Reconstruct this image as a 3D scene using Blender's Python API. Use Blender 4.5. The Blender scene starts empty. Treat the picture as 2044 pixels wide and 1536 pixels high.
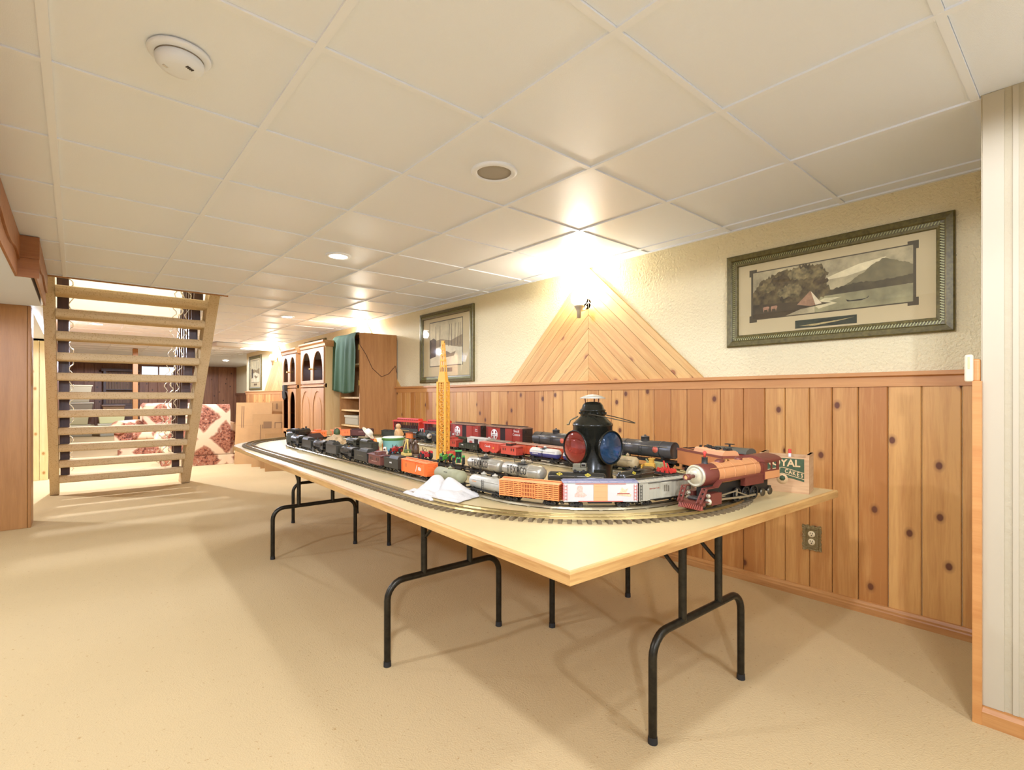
import bpy, bmesh, math, random
from mathutils import Vector, Matrix, noise
random.seed(7)
S = bpy.context.scene
C = S.collection
PI = math.pi
def lin(c):
    return tuple(((v/255.)/12.92 if v/255. <= .04045 else ((v/255.+.055)/1.055)**2.4) for v in c)

# ------------------------------------------------------------------ camera
W, H = 3.106, 2.142                       # right wall x, ceiling z
YAW = math.radians(40.81)
cam = bpy.data.cameras.new('camera'); cam.sensor_width = 36.0; cam.sensor_fit = 'HORIZONTAL'
cam.lens = 36.0*1010/2044.
cam.shift_y = 23.0/2044.
cam.clip_start = .05
co = bpy.data.objects.new('camera', cam); C.objects.link(co)
co.location = (0, 0, 1.115); co.rotation_euler = (PI/2, 0, -YAW)
S.camera = co
# ------------------------------------------------------------------ world, exposure
wd = bpy.data.worlds.new('world'); S.world = wd; wd.use_nodes = True
bg = wd.node_tree.nodes['Background']
bg.inputs[0].default_value = (*lin((205, 228, 250)), 1); bg.inputs[1].default_value = 1.6
S.view_settings.view_transform = 'Standard'; S.view_settings.look = 'None'
S.view_settings.gamma = 1.0; S.view_settings.use_curve_mapping = False
S.view_settings.exposure = 1.12
POT = 44.0        # watts of a recessed pot lamp
POTS = [(.238, .583, 1.0), (1.458, -.027, .3), (-.98, 2.41, .9), (1.458, 3.633, .6), (2.068, 6.83, .6), (.238, 9.27, 4.0),
        (-.98, -1.2, 1.9), (.848, -2.0, 1.3), (-.98, 4.2, .45), (-1.2, 7.2, 1.3), (1.458, 12.1, 1.8), (3.3, 16.5, 1.2), (1.0, 17.0, 1.2)]  # soffit, rear and farthest pots are added to raise the ambient light
SCONCE = 8.0

# ------------------------------------------------------------------ materials
MATS = {}
def nodes(name):
    m = bpy.data.materials.new(name); m.use_nodes = True
    nt = m.node_tree; return m, nt, nt.nodes['Principled BSDF']
def N(nt, t, **kw):
    n = nt.nodes.new(t)
    for k, v in kw.items():
        if k in n.inputs: n.inputs[k].default_value = v
        else: setattr(n, k, v)
    return n
def mat(c, rough=.5, metal=0., bump=None, var=None, emit=0., trans=0., spec=None, key=None, alpha=1.):
    k = (c, rough, metal, bump, var, emit, trans, spec, key, alpha)
    if k in MATS: return MATS[k]
    m, nt, b = nodes('paint_%d' % len(MATS))
    rgb = (*lin(c), 1)
    b.inputs['Base Color'].default_value = rgb
    b.inputs['Roughness'].default_value = rough; b.inputs['Metallic'].default_value = metal
    if spec is not None: b.inputs['Specular IOR Level'].default_value = spec
    if trans: b.inputs['Transmission Weight'].default_value = trans
    if alpha < 1: b.inputs['Alpha'].default_value = alpha
    if emit:
        b.inputs['Emission Color'].default_value = rgb; b.inputs['Emission Strength'].default_value = emit
    tc = N(nt, 'ShaderNodeTexCoord')
    if bump:
        n = N(nt, 'ShaderNodeTexNoise', Scale=bump[0], Detail=4.0)
        nt.links.new(tc.outputs['Object'], n.inputs['Vector'])
        bp = N(nt, 'ShaderNodeBump', Strength=bump[1], Distance=.01 if len(bump) < 3 else bump[2])
        nt.links.new(n.outputs['Fac'], bp.inputs['Height']); nt.links.new(bp.outputs['Normal'], b.inputs['Normal'])
    if var:
        n = N(nt, 'ShaderNodeTexNoise', Scale=var[0], Detail=5.0, Roughness=.65)
        nt.links.new(tc.outputs['Object'], n.inputs['Vector'])
        r = N(nt, 'ShaderNodeValToRGB')
        lo = tuple(max(0, v*(1-var[1])) for v in rgb[:3]); hi = tuple(min(1, v*(1+var[1])) for v in rgb[:3])
        r.color_ramp.elements[0].position = .3; r.color_ramp.elements[1].position = .7
        r.color_ramp.elements[0].color = (*lo, 1); r.color_ramp.elements[1].color = (*hi, 1)
        nt.links.new(n.outputs['Fac'], r.inputs['Fac']); nt.links.new(r.outputs['Color'], b.inputs['Base Color'])
    MATS[k] = m
    return m
def wood(name, dark, light, axis=2, grain=18., knots=0., knotcol=(105, 58, 28), rough=.45, rnd=.35, stretch=.07, world=False):
    m, nt, b = nodes(name); lk = nt.links.new
    b.inputs['Roughness'].default_value = rough
    tc = N(nt, 'ShaderNodeTexCoord'); oi = N(nt, 'ShaderNodeObjectInfo')
    mul = N(nt, 'ShaderNodeMath', operation='MULTIPLY'); mul.inputs[1].default_value = 37.0
    lk(oi.outputs['Random'], mul.inputs[0])
    add = N(nt, 'ShaderNodeVectorMath', operation='ADD')
    lk(tc.outputs['Object'], add.inputs[0]); lk(mul.outputs[0], add.inputs[1])
    mp = N(nt, 'ShaderNodeMapping'); sc = [1., 1., 1.]; sc[axis] = stretch
    mp.inputs['Scale'].default_value = sc
    lk(add.outputs[0], mp.inputs['Vector'])
    n1 = N(nt, 'ShaderNodeTexNoise', Scale=grain, Detail=6.0, Roughness=.6, Distortion=.6); lk(mp.outputs[0], n1.inputs['Vector'])
    n2 = N(nt, 'ShaderNodeTexNoise', Scale=grain*7, Detail=3.0); lk(mp.outputs[0], n2.inputs['Vector'])
    mx = N(nt, 'ShaderNodeMath', operation='MULTIPLY_ADD'); mx.inputs[1].default_value = .35
    lk(n2.outputs['Fac'], mx.inputs[0]); lk(n1.outputs['Fac'], mx.inputs[2])
    ra = N(nt, 'ShaderNodeMath', operation='MULTIPLY_ADD'); ra.inputs[1].default_value = rnd; lk(oi.outputs['Random'], ra.inputs[0]); lk(mx.outputs[0], ra.inputs[2])
    sb = N(nt, 'ShaderNodeMath', operation='SUBTRACT'); sb.inputs[1].default_value = rnd*.5+.17; lk(ra.outputs[0], sb.inputs[0])
    r = N(nt, 'ShaderNodeValToRGB'); e = r.color_ramp.elements
    e[0].position = .25; e[1].position = .75
    e[0].color = (*lin(dark), 1); e[1].color = (*lin(light), 1)
    lk(sb.outputs[0], r.inputs['Fac'])
    out = r.outputs['Color']
    if knots:
        sx_ = N(nt, 'ShaderNodeSeparateXYZ'); lk(add.outputs[0], sx_.inputs[0])
        ac = N(nt, 'ShaderNodeMath', operation='ADD'); oth = [q for q in 'XYZ' if q != 'XYZ'[axis]]
        lk(sx_.outputs[oth[0]], ac.inputs[0]); lk(sx_.outputs[oth[1]], ac.inputs[1])
        al = N(nt, 'ShaderNodeMath', operation='MULTIPLY'); al.inputs[1].default_value = .72; lk(sx_.outputs['XYZ'[axis]], al.inputs[0])
        cv = N(nt, 'ShaderNodeCombineXYZ'); lk(ac.outputs[0], cv.inputs[0]); lk(al.outputs[0], cv.inputs[1])
        v = N(nt, 'ShaderNodeTexVoronoi', Scale=knots, Randomness=1.0); v.voronoi_dimensions = '2D'; lk(cv.outputs[0], v.inputs['Vector'])
        kr = N(nt, 'ShaderNodeValToRGB'); ke = kr.color_ramp.elements
        ke[0].position = .05; ke[0].color = (1, 1, 1, 1); ke[1].position = .13; ke[1].color = (0, 0, 0, 1)
        ke.new(.075).color = (.35, .35, .35, 1)
        lk(v.outputs['Distance'], kr.inputs['Fac'])
        g = N(nt, 'ShaderNodeSeparateColor'); lk(v.outputs['Color'], g.inputs[0])
        th = N(nt, 'ShaderNodeMath', operation='GREATER_THAN'); th.inputs[1].default_value = .45; lk(g.outputs[0], th.inputs[0])
        mm = N(nt, 'ShaderNodeMath', operation='MULTIPLY'); lk(kr.outputs['Color'], mm.inputs[0]); lk(th.outputs[0], mm.inputs[1])
        mi = N(nt, 'ShaderNodeMix', data_type='RGBA'); lk(mm.outputs[0], mi.inputs['Factor']); lk(out, mi.inputs['A'])
        mi.inputs['B'].default_value = (*lin(knotcol), 1)
        out = mi.outputs['Result']
    lk(out, b.inputs['Base Color'])
    bp = N(nt, 'ShaderNodeBump', Strength=.12, Distance=.004); lk(n2.outputs['Fac'], bp.inputs['Height']); lk(bp.outputs['Normal'], b.inputs['Normal'])
    return m
def speckle(name, base, fleck, scale=60., amount=.64, bump=(140., .5), rough=.95, blotch=.06, weave=False):
    m, nt, b = nodes(name); lk = nt.links.new
    b.inputs['Roughness'].default_value = rough; b.inputs['Specular IOR Level'].default_value = .15
    tc = N(nt, 'ShaderNodeTexCoord')
    n = N(nt, 'ShaderNodeTexNoise', Scale=scale, Detail=3.0, Roughness=.7); lk(tc.outputs['Object'], n.inputs['Vector'])
    r = N(nt, 'ShaderNodeValToRGB'); e = r.color_ramp.elements
    e[0].position = amount; e[0].color = (*lin(base), 1); e[1].position = min(1., amount+.09); e[1].color = (*lin(fleck), 1)
    lk(n.outputs['Fac'], r.inputs['Fac'])
    n3 = N(nt, 'ShaderNodeTexNoise', Scale=1.3, Detail=3.0); lk(tc.outputs['Object'], n3.inputs['Vector'])
    mr = N(nt, 'ShaderNodeMapRange'); mr.inputs['To Min'].default_value = 1-blotch; mr.inputs['To Max'].default_value = 1+blotch; lk(n3.outputs['Fac'], mr.inputs['Value'])
    vm = N(nt, 'ShaderNodeVectorMath', operation='SCALE'); lk(r.outputs['Color'], vm.inputs[0]); lk(mr.outputs[0], vm.inputs['Scale'])
    lk(vm.outputs[0], b.inputs['Base Color'])
    n2 = N(nt, 'ShaderNodeTexNoise', Scale=bump[0], Detail=3.0); lk(tc.outputs['Object'], n2.inputs['Vector'])
    hgt = n2.outputs['Fac']
    if weave:      # loop pile runs as short ridges in alternating directions
        wv = N(nt, 'ShaderNodeTexWave', Scale=26.0, Distortion=6.0, Detail=2.0); wv.bands_direction = 'DIAGONAL'
        vo = N(nt, 'ShaderNodeTexVoronoi', Scale=9.0); lk(tc.outputs['Object'], vo.inputs['Vector'])
        rot = N(nt, 'ShaderNodeVectorRotate'); rot.rotation_type = 'Z_AXIS'; lk(tc.outputs['Object'], rot.inputs['Vector'])
        sp = N(nt, 'ShaderNodeSeparateColor'); lk(vo.outputs['Color'], sp.inputs[0])
        m3 = N(nt, 'ShaderNodeMath', operation='MULTIPLY'); m3.inputs[1].default_value = 6.0; lk(sp.outputs[0], m3.inputs[0]); lk(m3.outputs[0], rot.inputs['Angle'])
        lk(rot.outputs[0], wv.inputs['Vector'])
        ad = N(nt, 'ShaderNodeMath', operation='MULTIPLY_ADD'); ad.inputs[1].default_value = .09; lk(wv.outputs['Fac'], ad.inputs[0]); lk(hgt, ad.inputs[2]); hgt = ad.outputs[0]
    bp = N(nt, 'ShaderNodeBump', Strength=bump[1], Distance=.006); lk(hgt, bp.inputs['Height']); lk(bp.outputs['Normal'], b.inputs['Normal'])
    return m
def ramp_fac(nt, src, stops, interp='LINEAR'):
    r = N(nt, 'ShaderNodeValToRGB'); cr = r.color_ramp; cr.interpolation = interp
    cr.elements[0].position = stops[0][0]; cr.elements[0].color = (*lin(stops[0][1]), 1)
    cr.elements[1].position = stops[-1][0]; cr.elements[1].color = (*lin(stops[-1][1]), 1)
    for p, c in stops[1:-1]: cr.elements.new(p).color = (*lin(c), 1)
    nt.links.new(src, r.inputs['Fac']); return r.outputs['Color']

PINE = wood('knotty_pine', (180, 118, 56), (216, 163, 92), knots=5.0, rnd=.5, knotcol=(104, 56, 26))
PINE_TRI = wood('clear_pine', (192, 138, 70), (219, 178, 108), knots=4., knotcol=(150, 92, 48), rnd=.35)
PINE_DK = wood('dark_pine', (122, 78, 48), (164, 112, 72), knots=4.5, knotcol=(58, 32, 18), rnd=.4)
PINE_LT = wood('light_pine', (226, 196, 132), (246, 226, 172), knots=5., knotcol=(190, 140, 76), rnd=.2)
PINE_COL = wood('column_pine', (148, 98, 42), (170, 118, 58), knots=2.6, knotcol=(118, 70, 38), rnd=.15)
RAILW = wood('rail_wood', (184, 122, 62), (205, 147, 82), axis=1, rnd=.1)
BASEW = wood('baseboard_oak', (168, 110, 54), (200, 146, 84), axis=1, grain=30., rnd=.1)
VALW = wood('valance_wood', (138, 86, 44), (166, 110, 62), axis=0, rnd=.2)
OAK = wood('oak', (164, 112, 62), (192, 140, 84), grain=26., rnd=.12)
OAK_L = wood('pale_oak', (216, 176, 112), (232, 198, 138), grain=26., rnd=.05)
OAK_X = wood('oak_across', (164, 110, 60), (192, 140, 84), axis=1, grain=26., rnd=.1)
DKWOOD = wood('dark_stained', (58, 36, 22), (86, 56, 36), rnd=.1)
EDGEW = wood('edge_banding_long', (160, 110, 54), (214, 172, 104), axis=1, grain=22., rnd=.1)
EDGEX = wood('edge_banding_short', (160, 110, 54), (214, 172, 104), axis=0, grain=22., rnd=.1)
CRATEW = wood('crate_wood', (172, 128, 84), (204, 164, 116), axis=1, grain=30., rnd=.3, rough=.7)
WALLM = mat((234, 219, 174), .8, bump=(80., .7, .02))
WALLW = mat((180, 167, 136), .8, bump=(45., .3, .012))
WHITEW = mat((228, 234, 242), .75, bump=(70., .15))
CARPET = speckle('carpet', (196, 171, 124), (168, 138, 88), 60., .63, (170., .45), weave=True)
STAIRC = speckle('stair_carpet', (220, 194, 148), (194, 162, 112), 90., .55, (260., .9), blotch=.12)
TILE = mat((234, 241, 250), .42, bump=(330., .22, .004), spec=.45)
TEE = mat((236, 242, 250), .45)
BLACKM = mat((34, 33, 28), .38, .2)
LEGM = mat((52, 48, 38), .38, .75, var=(40., .35))
TABTOP = mat((200, 178, 126), .4, var=(2.2, .06), bump=(30., .05))
TREAD_SH = STAIRC

# ------------------------------------------------------------------ mesh helpers
class MB:
    def __init__(s): s.v = []; s.f = []; s.sm = []
    def add(s, vs, fs, smooth=False, m=None):
        o = len(s.v)
        for p in vs: s.v.append(tuple(m @ Vector(p)) if m else tuple(p))
        for f in fs: s.f.append(tuple(i+o for i in f)); s.sm.append(smooth)
        return s
    def box(s, x0, x1, y0, y1, z0, z1, m=None):
        v = [(x0, y0, z0), (x1, y0, z0), (x1, y1, z0), (x0, y1, z0), (x0, y0, z1), (x1, y0, z1), (x1, y1, z1), (x0, y1, z1)]
        return s.add(v, [(0, 3, 2, 1), (4, 5, 6, 7), (0, 1, 5, 4), (1, 2, 6, 5), (2, 3, 7, 6), (3, 0, 4, 7)], False, m)
    def cb(s, cx, cy, cz, sx, sy, sz, m=None):
        return s.box(cx-sx/2, cx+sx/2, cy-sy/2, cy+sy/2, cz-sz/2, cz+sz/2, m)
    def bar(s, p0, p1, w, h=None):
        h = h or w; p0 = Vector(p0); p1 = Vector(p1); d = p1-p0; L = d.length
        q = d.to_track_quat('Z', 'Y').to_matrix().to_4x4()
        return s.box(-w/2, w/2, -h/2, h/2, 0, L, Matrix.Translation(p0) @ q)
    def cyl(s, p0, p1, r0, r1=None, n=12, cap=True):
        r1 = r0 if r1 is None else r1
        p0 = Vector(p0); p1 = Vector(p1); d = p1-p0
        q = Matrix.Translation(p0) @ d.to_track_quat('Z', 'Y').to_matrix().to_4x4(); L = d.length
        v = []
        for k in range(n): a = 2*PI*k/n; v.append((r0*math.cos(a), r0*math.sin(a), 0))
        for k in range(n): a = 2*PI*k/n; v.append((r1*math.cos(a), r1*math.sin(a), L))
        s.add(v, [(k, (k+1) % n, n+(k+1) % n, n+k) for k in range(n)], True, q)
        if cap:
            s.add(v[:n], [tuple(range(n-1, -1, -1))], False, q); s.add(v[n:], [tuple(range(n))], False, q)
        return s
    def lathe(s, prof, n=20, m=None, smooth=True, arc=2*PI):   # prof: (r, z)
        v = []; full = abs(arc-2*PI) < 1e-6; c = n if full else n+1
        for r, z in prof:
            for k in range(c): a = arc*k/n; v.append((r*math.cos(a), r*math.sin(a), z))
        f = []
        for i in range(len(prof)-1):
            for k in range(n):
                k2 = (k+1) % c; f.append((i*c+k, i*c+k2, (i+1)*c+k2, (i+1)*c+k))
        return s.add(v, f, smooth, m)
    def prism(s, poly, h0, h1, axis='z', smooth=False, m=None):
        n = len(poly)
        def P(a, b, h): return (a, b, h) if axis == 'z' else ((h, a, b) if axis == 'x' else (a, h, b))
        v = [P(a, b, h0) for a, b in poly]+[P(a, b, h1) for a, b in poly]
        s.add(v, [(k, (k+1) % n, n+(k+1) % n, n+k) for k in range(n)], smooth, m)
        s.add(v[:n], [tuple(range(n-1, -1, -1))], False, m); return s.add(v[n:], [tuple(range(n))], False, m)
    def tube(s, pts, r, n=8, closed=False):
        pts = [Vector(p) for p in pts]; k = len(pts); v = []; up = Vector((0, 0, 1)); prev = None
        for i, p in enumerate(pts):
            a = pts[(i-1) % k] if (closed or i > 0) else p; b = pts[(i+1) % k] if (closed or i < k-1) else p
            t = (b-a).normalized()
            x = t.cross(up) if prev is None else prev-t*prev.dot(t)
            if x.length < 1e-4: x = t.cross(Vector((1, 0, 0)))
            x.normalize(); y = t.cross(x); prev = x
            for j in range(n): an = 2*PI*j/n; v.append(tuple(p+x*r*math.cos(an)+y*r*math.sin(an)))
        f = []
        for i in range(k if closed else k-1):
            i2 = (i+1) % k
            for j in range(n): f.append((i*n+j, i*n+(j+1) % n, i2*n+(j+1) % n, i2*n+j))
        s.add(v, f, True)
        if not closed: s.add(v[:n], [tuple(range(n))]); s.add(v[-n:], [tuple(range(n))])
        return s
    def sphere(s, c, r, n=14, sc=(1, 1, 1)):
        pr = [(max(1e-4, math.sin(PI*i/(n//2+2))), -math.cos(PI*i/(n//2+2))) for i in range(n//2+3)]
        return s.lathe([(a*r, b*r) for a, b in pr], n, Matrix.Translation(c) @ Matrix.Diagonal((*sc, 1)))
    def sweep(s, pts, prof, closed=True):     # prof: (lateral, z) open-ring section swept in the plane
        k = len(pts); n = len(prof); v = []
        for i, p in enumerate(pts):
            a = pts[(i-1) % k] if (closed or i > 0) else p; b = pts[(i+1) % k] if (closed or i < k-1) else p
            t = Vector((b[0]-a[0], b[1]-a[1], 0)).normalized(); l = Vector((-t.y, t.x, 0))
            for q, z in prof: v.append((p[0]+l.x*q, p[1]+l.y*q, (p[2] if len(p) > 2 else 0)+z))
        f = []
        for i in range(k if closed else k-1):
            i2 = (i+1) % k
            for j in range(n): f.append((i*n+j, i2*n+j, i2*n+(j+1) % n, i*n+(j+1) % n))
        return s.add(v, f)
    def mesh(s, name, fix=True):
        me = bpy.data.meshes.new(name); me.from_pydata(s.v, [], s.f)
        me.polygons.foreach_set('use_smooth', s.sm)
        if fix:
            bm = bmesh.new(); bm.from_mesh(me); bmesh.ops.recalc_face_normals(bm, faces=bm.faces); bm.to_mesh(me); bm.free()
        me.update(); return me
    def build(s, name, m, parent=None, loc=None, rot=None):
        return link(name, s.mesh(name), m, parent, loc, rot)
def link(name, me, m, parent=None, loc=None, rot=None):
    o = bpy.data.objects.new(name, me); C.objects.link(o)
    if m is not None and not me.materials: me.materials.append(m)
    if m is not None and me.materials and me.materials[0] != m:
        o.material_slots[0].link = 'OBJECT'; o.material_slots[0].material = m
    if parent: o.parent = parent
    if loc: o.location = loc
    if rot: o.rotation_euler = rot
    return o
def tag(o, label, cat, group=None, kind=None):
    if label: o['label'] = label
    if cat: o['category'] = cat
    if group: o['group'] = group
    if kind: o['kind'] = kind
    return o
def thing(name, label, cat, loc=(0, 0, 0), rz=0., group=None):
    o = bpy.data.objects.new(name, None); C.objects.link(o); o.empty_display_size = .05
    o.location = loc; o.rotation_euler = (0, 0, rz)
    return tag(o, label, cat, group)
def struct(o, label=None):
    o['kind'] = 'structure'
    if label: o['label'] = label
    return o
def copy_tree(o, parent=None):
    c = o.copy(); C.objects.link(c); c.parent = parent
    for ch in list(o.children): copy_tree(ch, c)
    return c
def text(body, size, m, parent, loc, rot, ext=.0006, name='lettering', sx=1., align='CENTER', bold=0.):
    cu = bpy.data.curves.new(name, 'FONT'); cu.body = body; cu.size = size; cu.extrude = ext; cu.align_x = align; cu.align_y = 'CENTER'
    cu.offset = bold; cu.resolution_u = 2
    t = bpy.data.objects.new('tmp', cu); C.objects.link(t)
    dg = bpy.context.evaluated_depsgraph_get()
    me = bpy.data.meshes.new_from_object(t.evaluated_get(dg)); bpy.data.objects.remove(t); bpy.data.curves.remove(cu)
    o = link(name, me, None, parent, loc, rot); me.materials.clear(); me.materials.append(m); o.scale = (sx, 1, 1); return o
def bevel(o, w=.003, seg=2, ang=40):
    b = o.modifiers.new('bevel', 'BEVEL'); b.width = w; b.segments = seg; b.limit_method = 'ANGLE'; b.angle_limit = math.radians(ang); return o

# ------------------------------------------------------------------ the setting: floor, walls, ceiling
fl = MB().box(-4, 6.5, -3.6, 22, -.06, 0).build('floor', CARPET); struct(fl, 'cream loop pile carpet covering the basement floor')
YF = 20.3            # far wall
# right wall (textured paint) with rail, wainscot planks
wr = MB().box(W, W+.12, .1, 13.3, 0, H+.05).build('wall_right', WALLM); struct(wr, 'cream textured wall above knotty pine wainscot')
pm = {}
def plank_mesh(w, h, t=.014, g=.004):
    k = (round(w, 3), round(h, 3))
    if k not in pm:
        b = MB(); e = w/2-.0015
        b.prism([(-t, -e+g), (-t, e-g), (-t+g, e), (0, e), (0, -e), (-t+g, -e)], 0, h, 'z'); pm[k] = b.mesh('plank')
    return pm[k]
def planks_x(parent, x, y0, y1, z0, z1, m, widths=(.128, .112, .146, .12, .134), flip=False, sd=1):
    rr = random.Random(sd); y = y0
    while y < y1-.02:
        w = min(rr.choice(widths), y1-y); me = plank_mesh(w, z1-z0)
        o = link('plank', me, m, parent, (x, y+w/2, z0), (0, 0, PI if flip else 0)); y += w
def planks_y(parent, y, x0, x1, z0, z1, m, widths=(.128, .112, .146, .12, .134), sd=1, back=False):
    rr = random.Random(sd); x = x0
    while x < x1-.02:
        w = min(rr.choice(widths), x1-x); me = plank_mesh(w, z1-z0)
        link('plank', me, m, parent, (x+w/2, y, z0), (0, 0, -PI/2 if back else PI/2)); x += w
planks_x(wr, W, .13, 13.3, 0, 1.172, PINE, sd=5)
rail = MB().prism([(W, 1.165), (W-.022, 1.165), (W-.022, 1.213), (W-.048, 1.219), (W-.048, 1.238), (W, 1.238)], .1, 13.32, 'y').build('trim_1', RAILW); struct(rail, 'pine chair rail capping the wainscot')
def basebd(name, x, y0, y1, s=1, m=BASEW):
    return MB().prism([(x, 0), (x-s*.02, 0), (x-s*.02, .03), (x-s*.017, .036), (x-s*.017, .045), (x-s*.01, .058), (x, .06)], y0, y1, 'y').build(name, m)
struct(basebd('baseboard_right', W-.014, .1, 13.3), 'oak baseboard along the pine wainscot')
# partition jog on the near right
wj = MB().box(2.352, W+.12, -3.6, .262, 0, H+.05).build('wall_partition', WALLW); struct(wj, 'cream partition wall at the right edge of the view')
struct(MB().box(2.33, 2.354, .258, .282, 0, 1.168).build('trim_2', RAILW), 'pine corner strip on the end of the partition wall')
for i, (a, b, d) in enumerate([(.205, .258, .004), (.17, .184, .004)]):
    MB().box(2.352-d, 2.353, a, b, .062, H).build('corner_moulding', mat((184, 171, 142), .6), wj)
struct(MB().prism([(2.352, 0), (2.332, 0), (2.332, .045), (2.34, .058), (2.352, .062)], -3.6, .258, 'y').build('baseboard_partition', BASEW), 'oak baseboard on the near partition wall')
# far section: return, right wall, far wall, left
wfr = MB().box(4.4, 4.55, 13.2, YF, 0, H+.05).build('wall_far_right', WALLM); struct(wfr, 'cream wall of the far recess')
struct(MB().box(W+.12, 4.45, 13.18, 13.3, 0, H+.05).build('wall_return', WALLM), 'cream return wall at the far corner')
struct(MB().box(4.36, 4.4, 13.3, YF, 1.16, 1.235).build('trim_3', PINE_DK), 'dark rail along the far recess wall')
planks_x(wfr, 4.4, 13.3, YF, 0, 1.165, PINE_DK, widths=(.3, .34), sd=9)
wf = MB()
WX0, WX1, WZ0, WZ1 = 1.64, 2.55, 1.82, 2.10
wf.box(-.4, WX0, YF, YF+.2, 0, H+.05); wf.box(WX1, 4.55, YF, YF+.2, 0, H+.05); wf.box(WX0, WX1, YF, YF+.2, 0, WZ0); wf.box(WX0, WX1, YF, YF+.2, WZ1, H+.05)
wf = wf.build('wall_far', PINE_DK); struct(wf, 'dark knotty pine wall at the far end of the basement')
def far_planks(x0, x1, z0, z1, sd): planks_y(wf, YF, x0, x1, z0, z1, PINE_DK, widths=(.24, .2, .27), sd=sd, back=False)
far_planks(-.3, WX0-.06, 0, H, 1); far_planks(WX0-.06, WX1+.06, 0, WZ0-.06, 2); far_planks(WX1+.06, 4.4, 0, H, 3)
win = MB()
win.box(WX0-.07, WX0, YF-.03, YF+.1, WZ0-.07, WZ1+.04); win.box(WX1, WX1+.07, YF-.03, YF+.1, WZ0-.07, WZ1+.04)
win.box(WX0, WX1, YF-.03, YF+.1, WZ0-.07, WZ0); win.box(WX0, WX1, YF-.03, YF+.1, WZ1, WZ1+.04); win.box((WX0+WX1)/2-.02, (WX0+WX1)/2+.02, YF+.02, YF+.06, WZ0, WZ1)
win = win.build('window_1', PINE_DK); struct(win, 'small high basement window with pale daylight')
for a, b in ((WX0, (WX0+WX1)/2-.02), ((WX0+WX1)/2+.02, WX1)):
    MB().box(a, b, YF+.035, YF+.045, WZ0, WZ1).build('pane', mat((235, 243, 250), .25, trans=.92), win)
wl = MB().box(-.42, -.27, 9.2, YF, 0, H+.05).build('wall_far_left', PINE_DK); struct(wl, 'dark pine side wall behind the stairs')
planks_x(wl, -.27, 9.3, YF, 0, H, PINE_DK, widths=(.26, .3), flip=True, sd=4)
wp = MB().box(-4, -.27, 9.2, 9.35, 0, H+.05).build('wall_back_left', WHITEW); struct(wp, 'white wall above pale knotty pine panelling left of the stairs')
planks_y(wp, 9.2, -2.0, -.27, 0, 1.856, PINE_LT, widths=(.12, .14, .13), sd=8)
struct(MB().box(-4.1, -4, -3.6, 9.4, 0, H+.05).build('wall_left', WHITEW), 'cream side wall out of view')
struct(MB().box(-4.1, 3.3, -3.75, -3.6, 0, H+.05).build('wall_back', WHITEW), 'cream rear wall behind the camera')
# ceiling: tees and lay-in tiles
GX0, GY0, GP = -.067, .278, .61
SX0, SX1, SY0, SY1 = -.19, 1.12, 5.80, 7.82      # stair opening
ce = MB()
ce.box(-4.1, SX0, -3.75, YF+.2, H+.02, H+.06); ce.box(SX1, 6.5, -3.75, YF+.2, H+.02, H+.06)
ce.box(SX0, SX1, -3.75, SY0, H+.02, H+.06); ce.box(SX0, SX1, SY1, YF+.2, H+.02, H+.06)
ce = ce.build('ceiling', TILE); struct(ce, 'white suspended tile ceiling with a light tee grid')
tm = MB(); e = GP/2-.0125
tm.prism([(-e, -e), (e, -e), (e, e), (-e, e)], .0, .016); tm = tm.mesh('tile')
def cutbox(name, x0, x1, y0, y1, z0, z1, m):
    return MB().box(x0, x1, y0, y1, z0, z1).build(name, m, ce)
NJ1 = 23
for i in range(-4, 6):
    for j in range(-6, NJ1):
        x0 = GX0+i*GP; y0 = GY0+j*GP; x1 = x0+GP; y1 = y0+GP
        if i < -1 and j > 14: continue
        if i == 5: 
            continue
        if x1 > SX0 and x0 < SX1 and y1 > SY0 and y0 < SY1:
            # tiles cut around the stair opening
            if x0 < SX0-.02: cutbox('tile', x0+.0125, SX0-.01, y0+.0125, y1-.0125, H+.004, H+.02, TILE)
            if x1 > SX1+.02 and x0 < SX1: cutbox('tile', SX1+.01, x1-.0125, y0+.0125, y1-.0125, H+.004, H+.02, TILE)
            if y0 < SY0-.01: cutbox('tile', max(x0, SX0)+.0125, min(x1, SX1)-.0125, y0+.0125, SY0-.01, H+.004, H+.02, TILE)
            if y1 > SY1+.05: cutbox('tile', max(x0, SX0)+.0125, min(x1, SX1)-.0125, SY1+.01, y1-.0125, H+.004, H+.02, TILE)
            continue
        link('tile', tm, TILE, ce, ((x0+x1)/2, (y0+y1)/2, H+.004))
for j in range(-6, NJ1):     # narrow border tiles by the wall
    y0 = GY0+j*GP
    if y0 < 12.6: link('tile', MB().box(GX0+5*GP+.0125, W, y0+.0125, y0+GP-.0125, H+.004, H+.02).mesh('tile') if j == -6 else bt, TILE, ce, None if j == -6 else (0, (j+6)*GP, 0))
    if j == -6: bt = ce.children[-1].data
def tee(x0, x1, y0, y1, name='tee'):
    MB().box(x0, x1, y0, y1, H-.003, H+.012).build(name, TEE, ce)
for i in range(-4, 6):
    x = GX0+i*GP
    if SX0 < x < SX1:
        tee(x-.0125, x+.0125, -3.4, SY0); tee(x-.0125, x+.0125, SY1, 14.3)
    else: tee(x-.0125, x+.0125, -3.4, 14.3 if i > -1 else 9.2)
for j in range(-6, NJ1+1):
    y = GY0+j*GP
    for i in range(-4, 6):
        x0 = GX0+i*GP+.0125; x1 = GX0+(i+1)*GP-.0125 if i < 5 else W
        if y > 9.2 and i < 0: continue
        if SY0 < y < SY1 and x1 > SX0 and x0 < SX1: continue
        MB().box(x0, x1, y-.0115, y+.0115, H-.0022, H+.012).build('cross_tee', TEE, ce)
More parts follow.
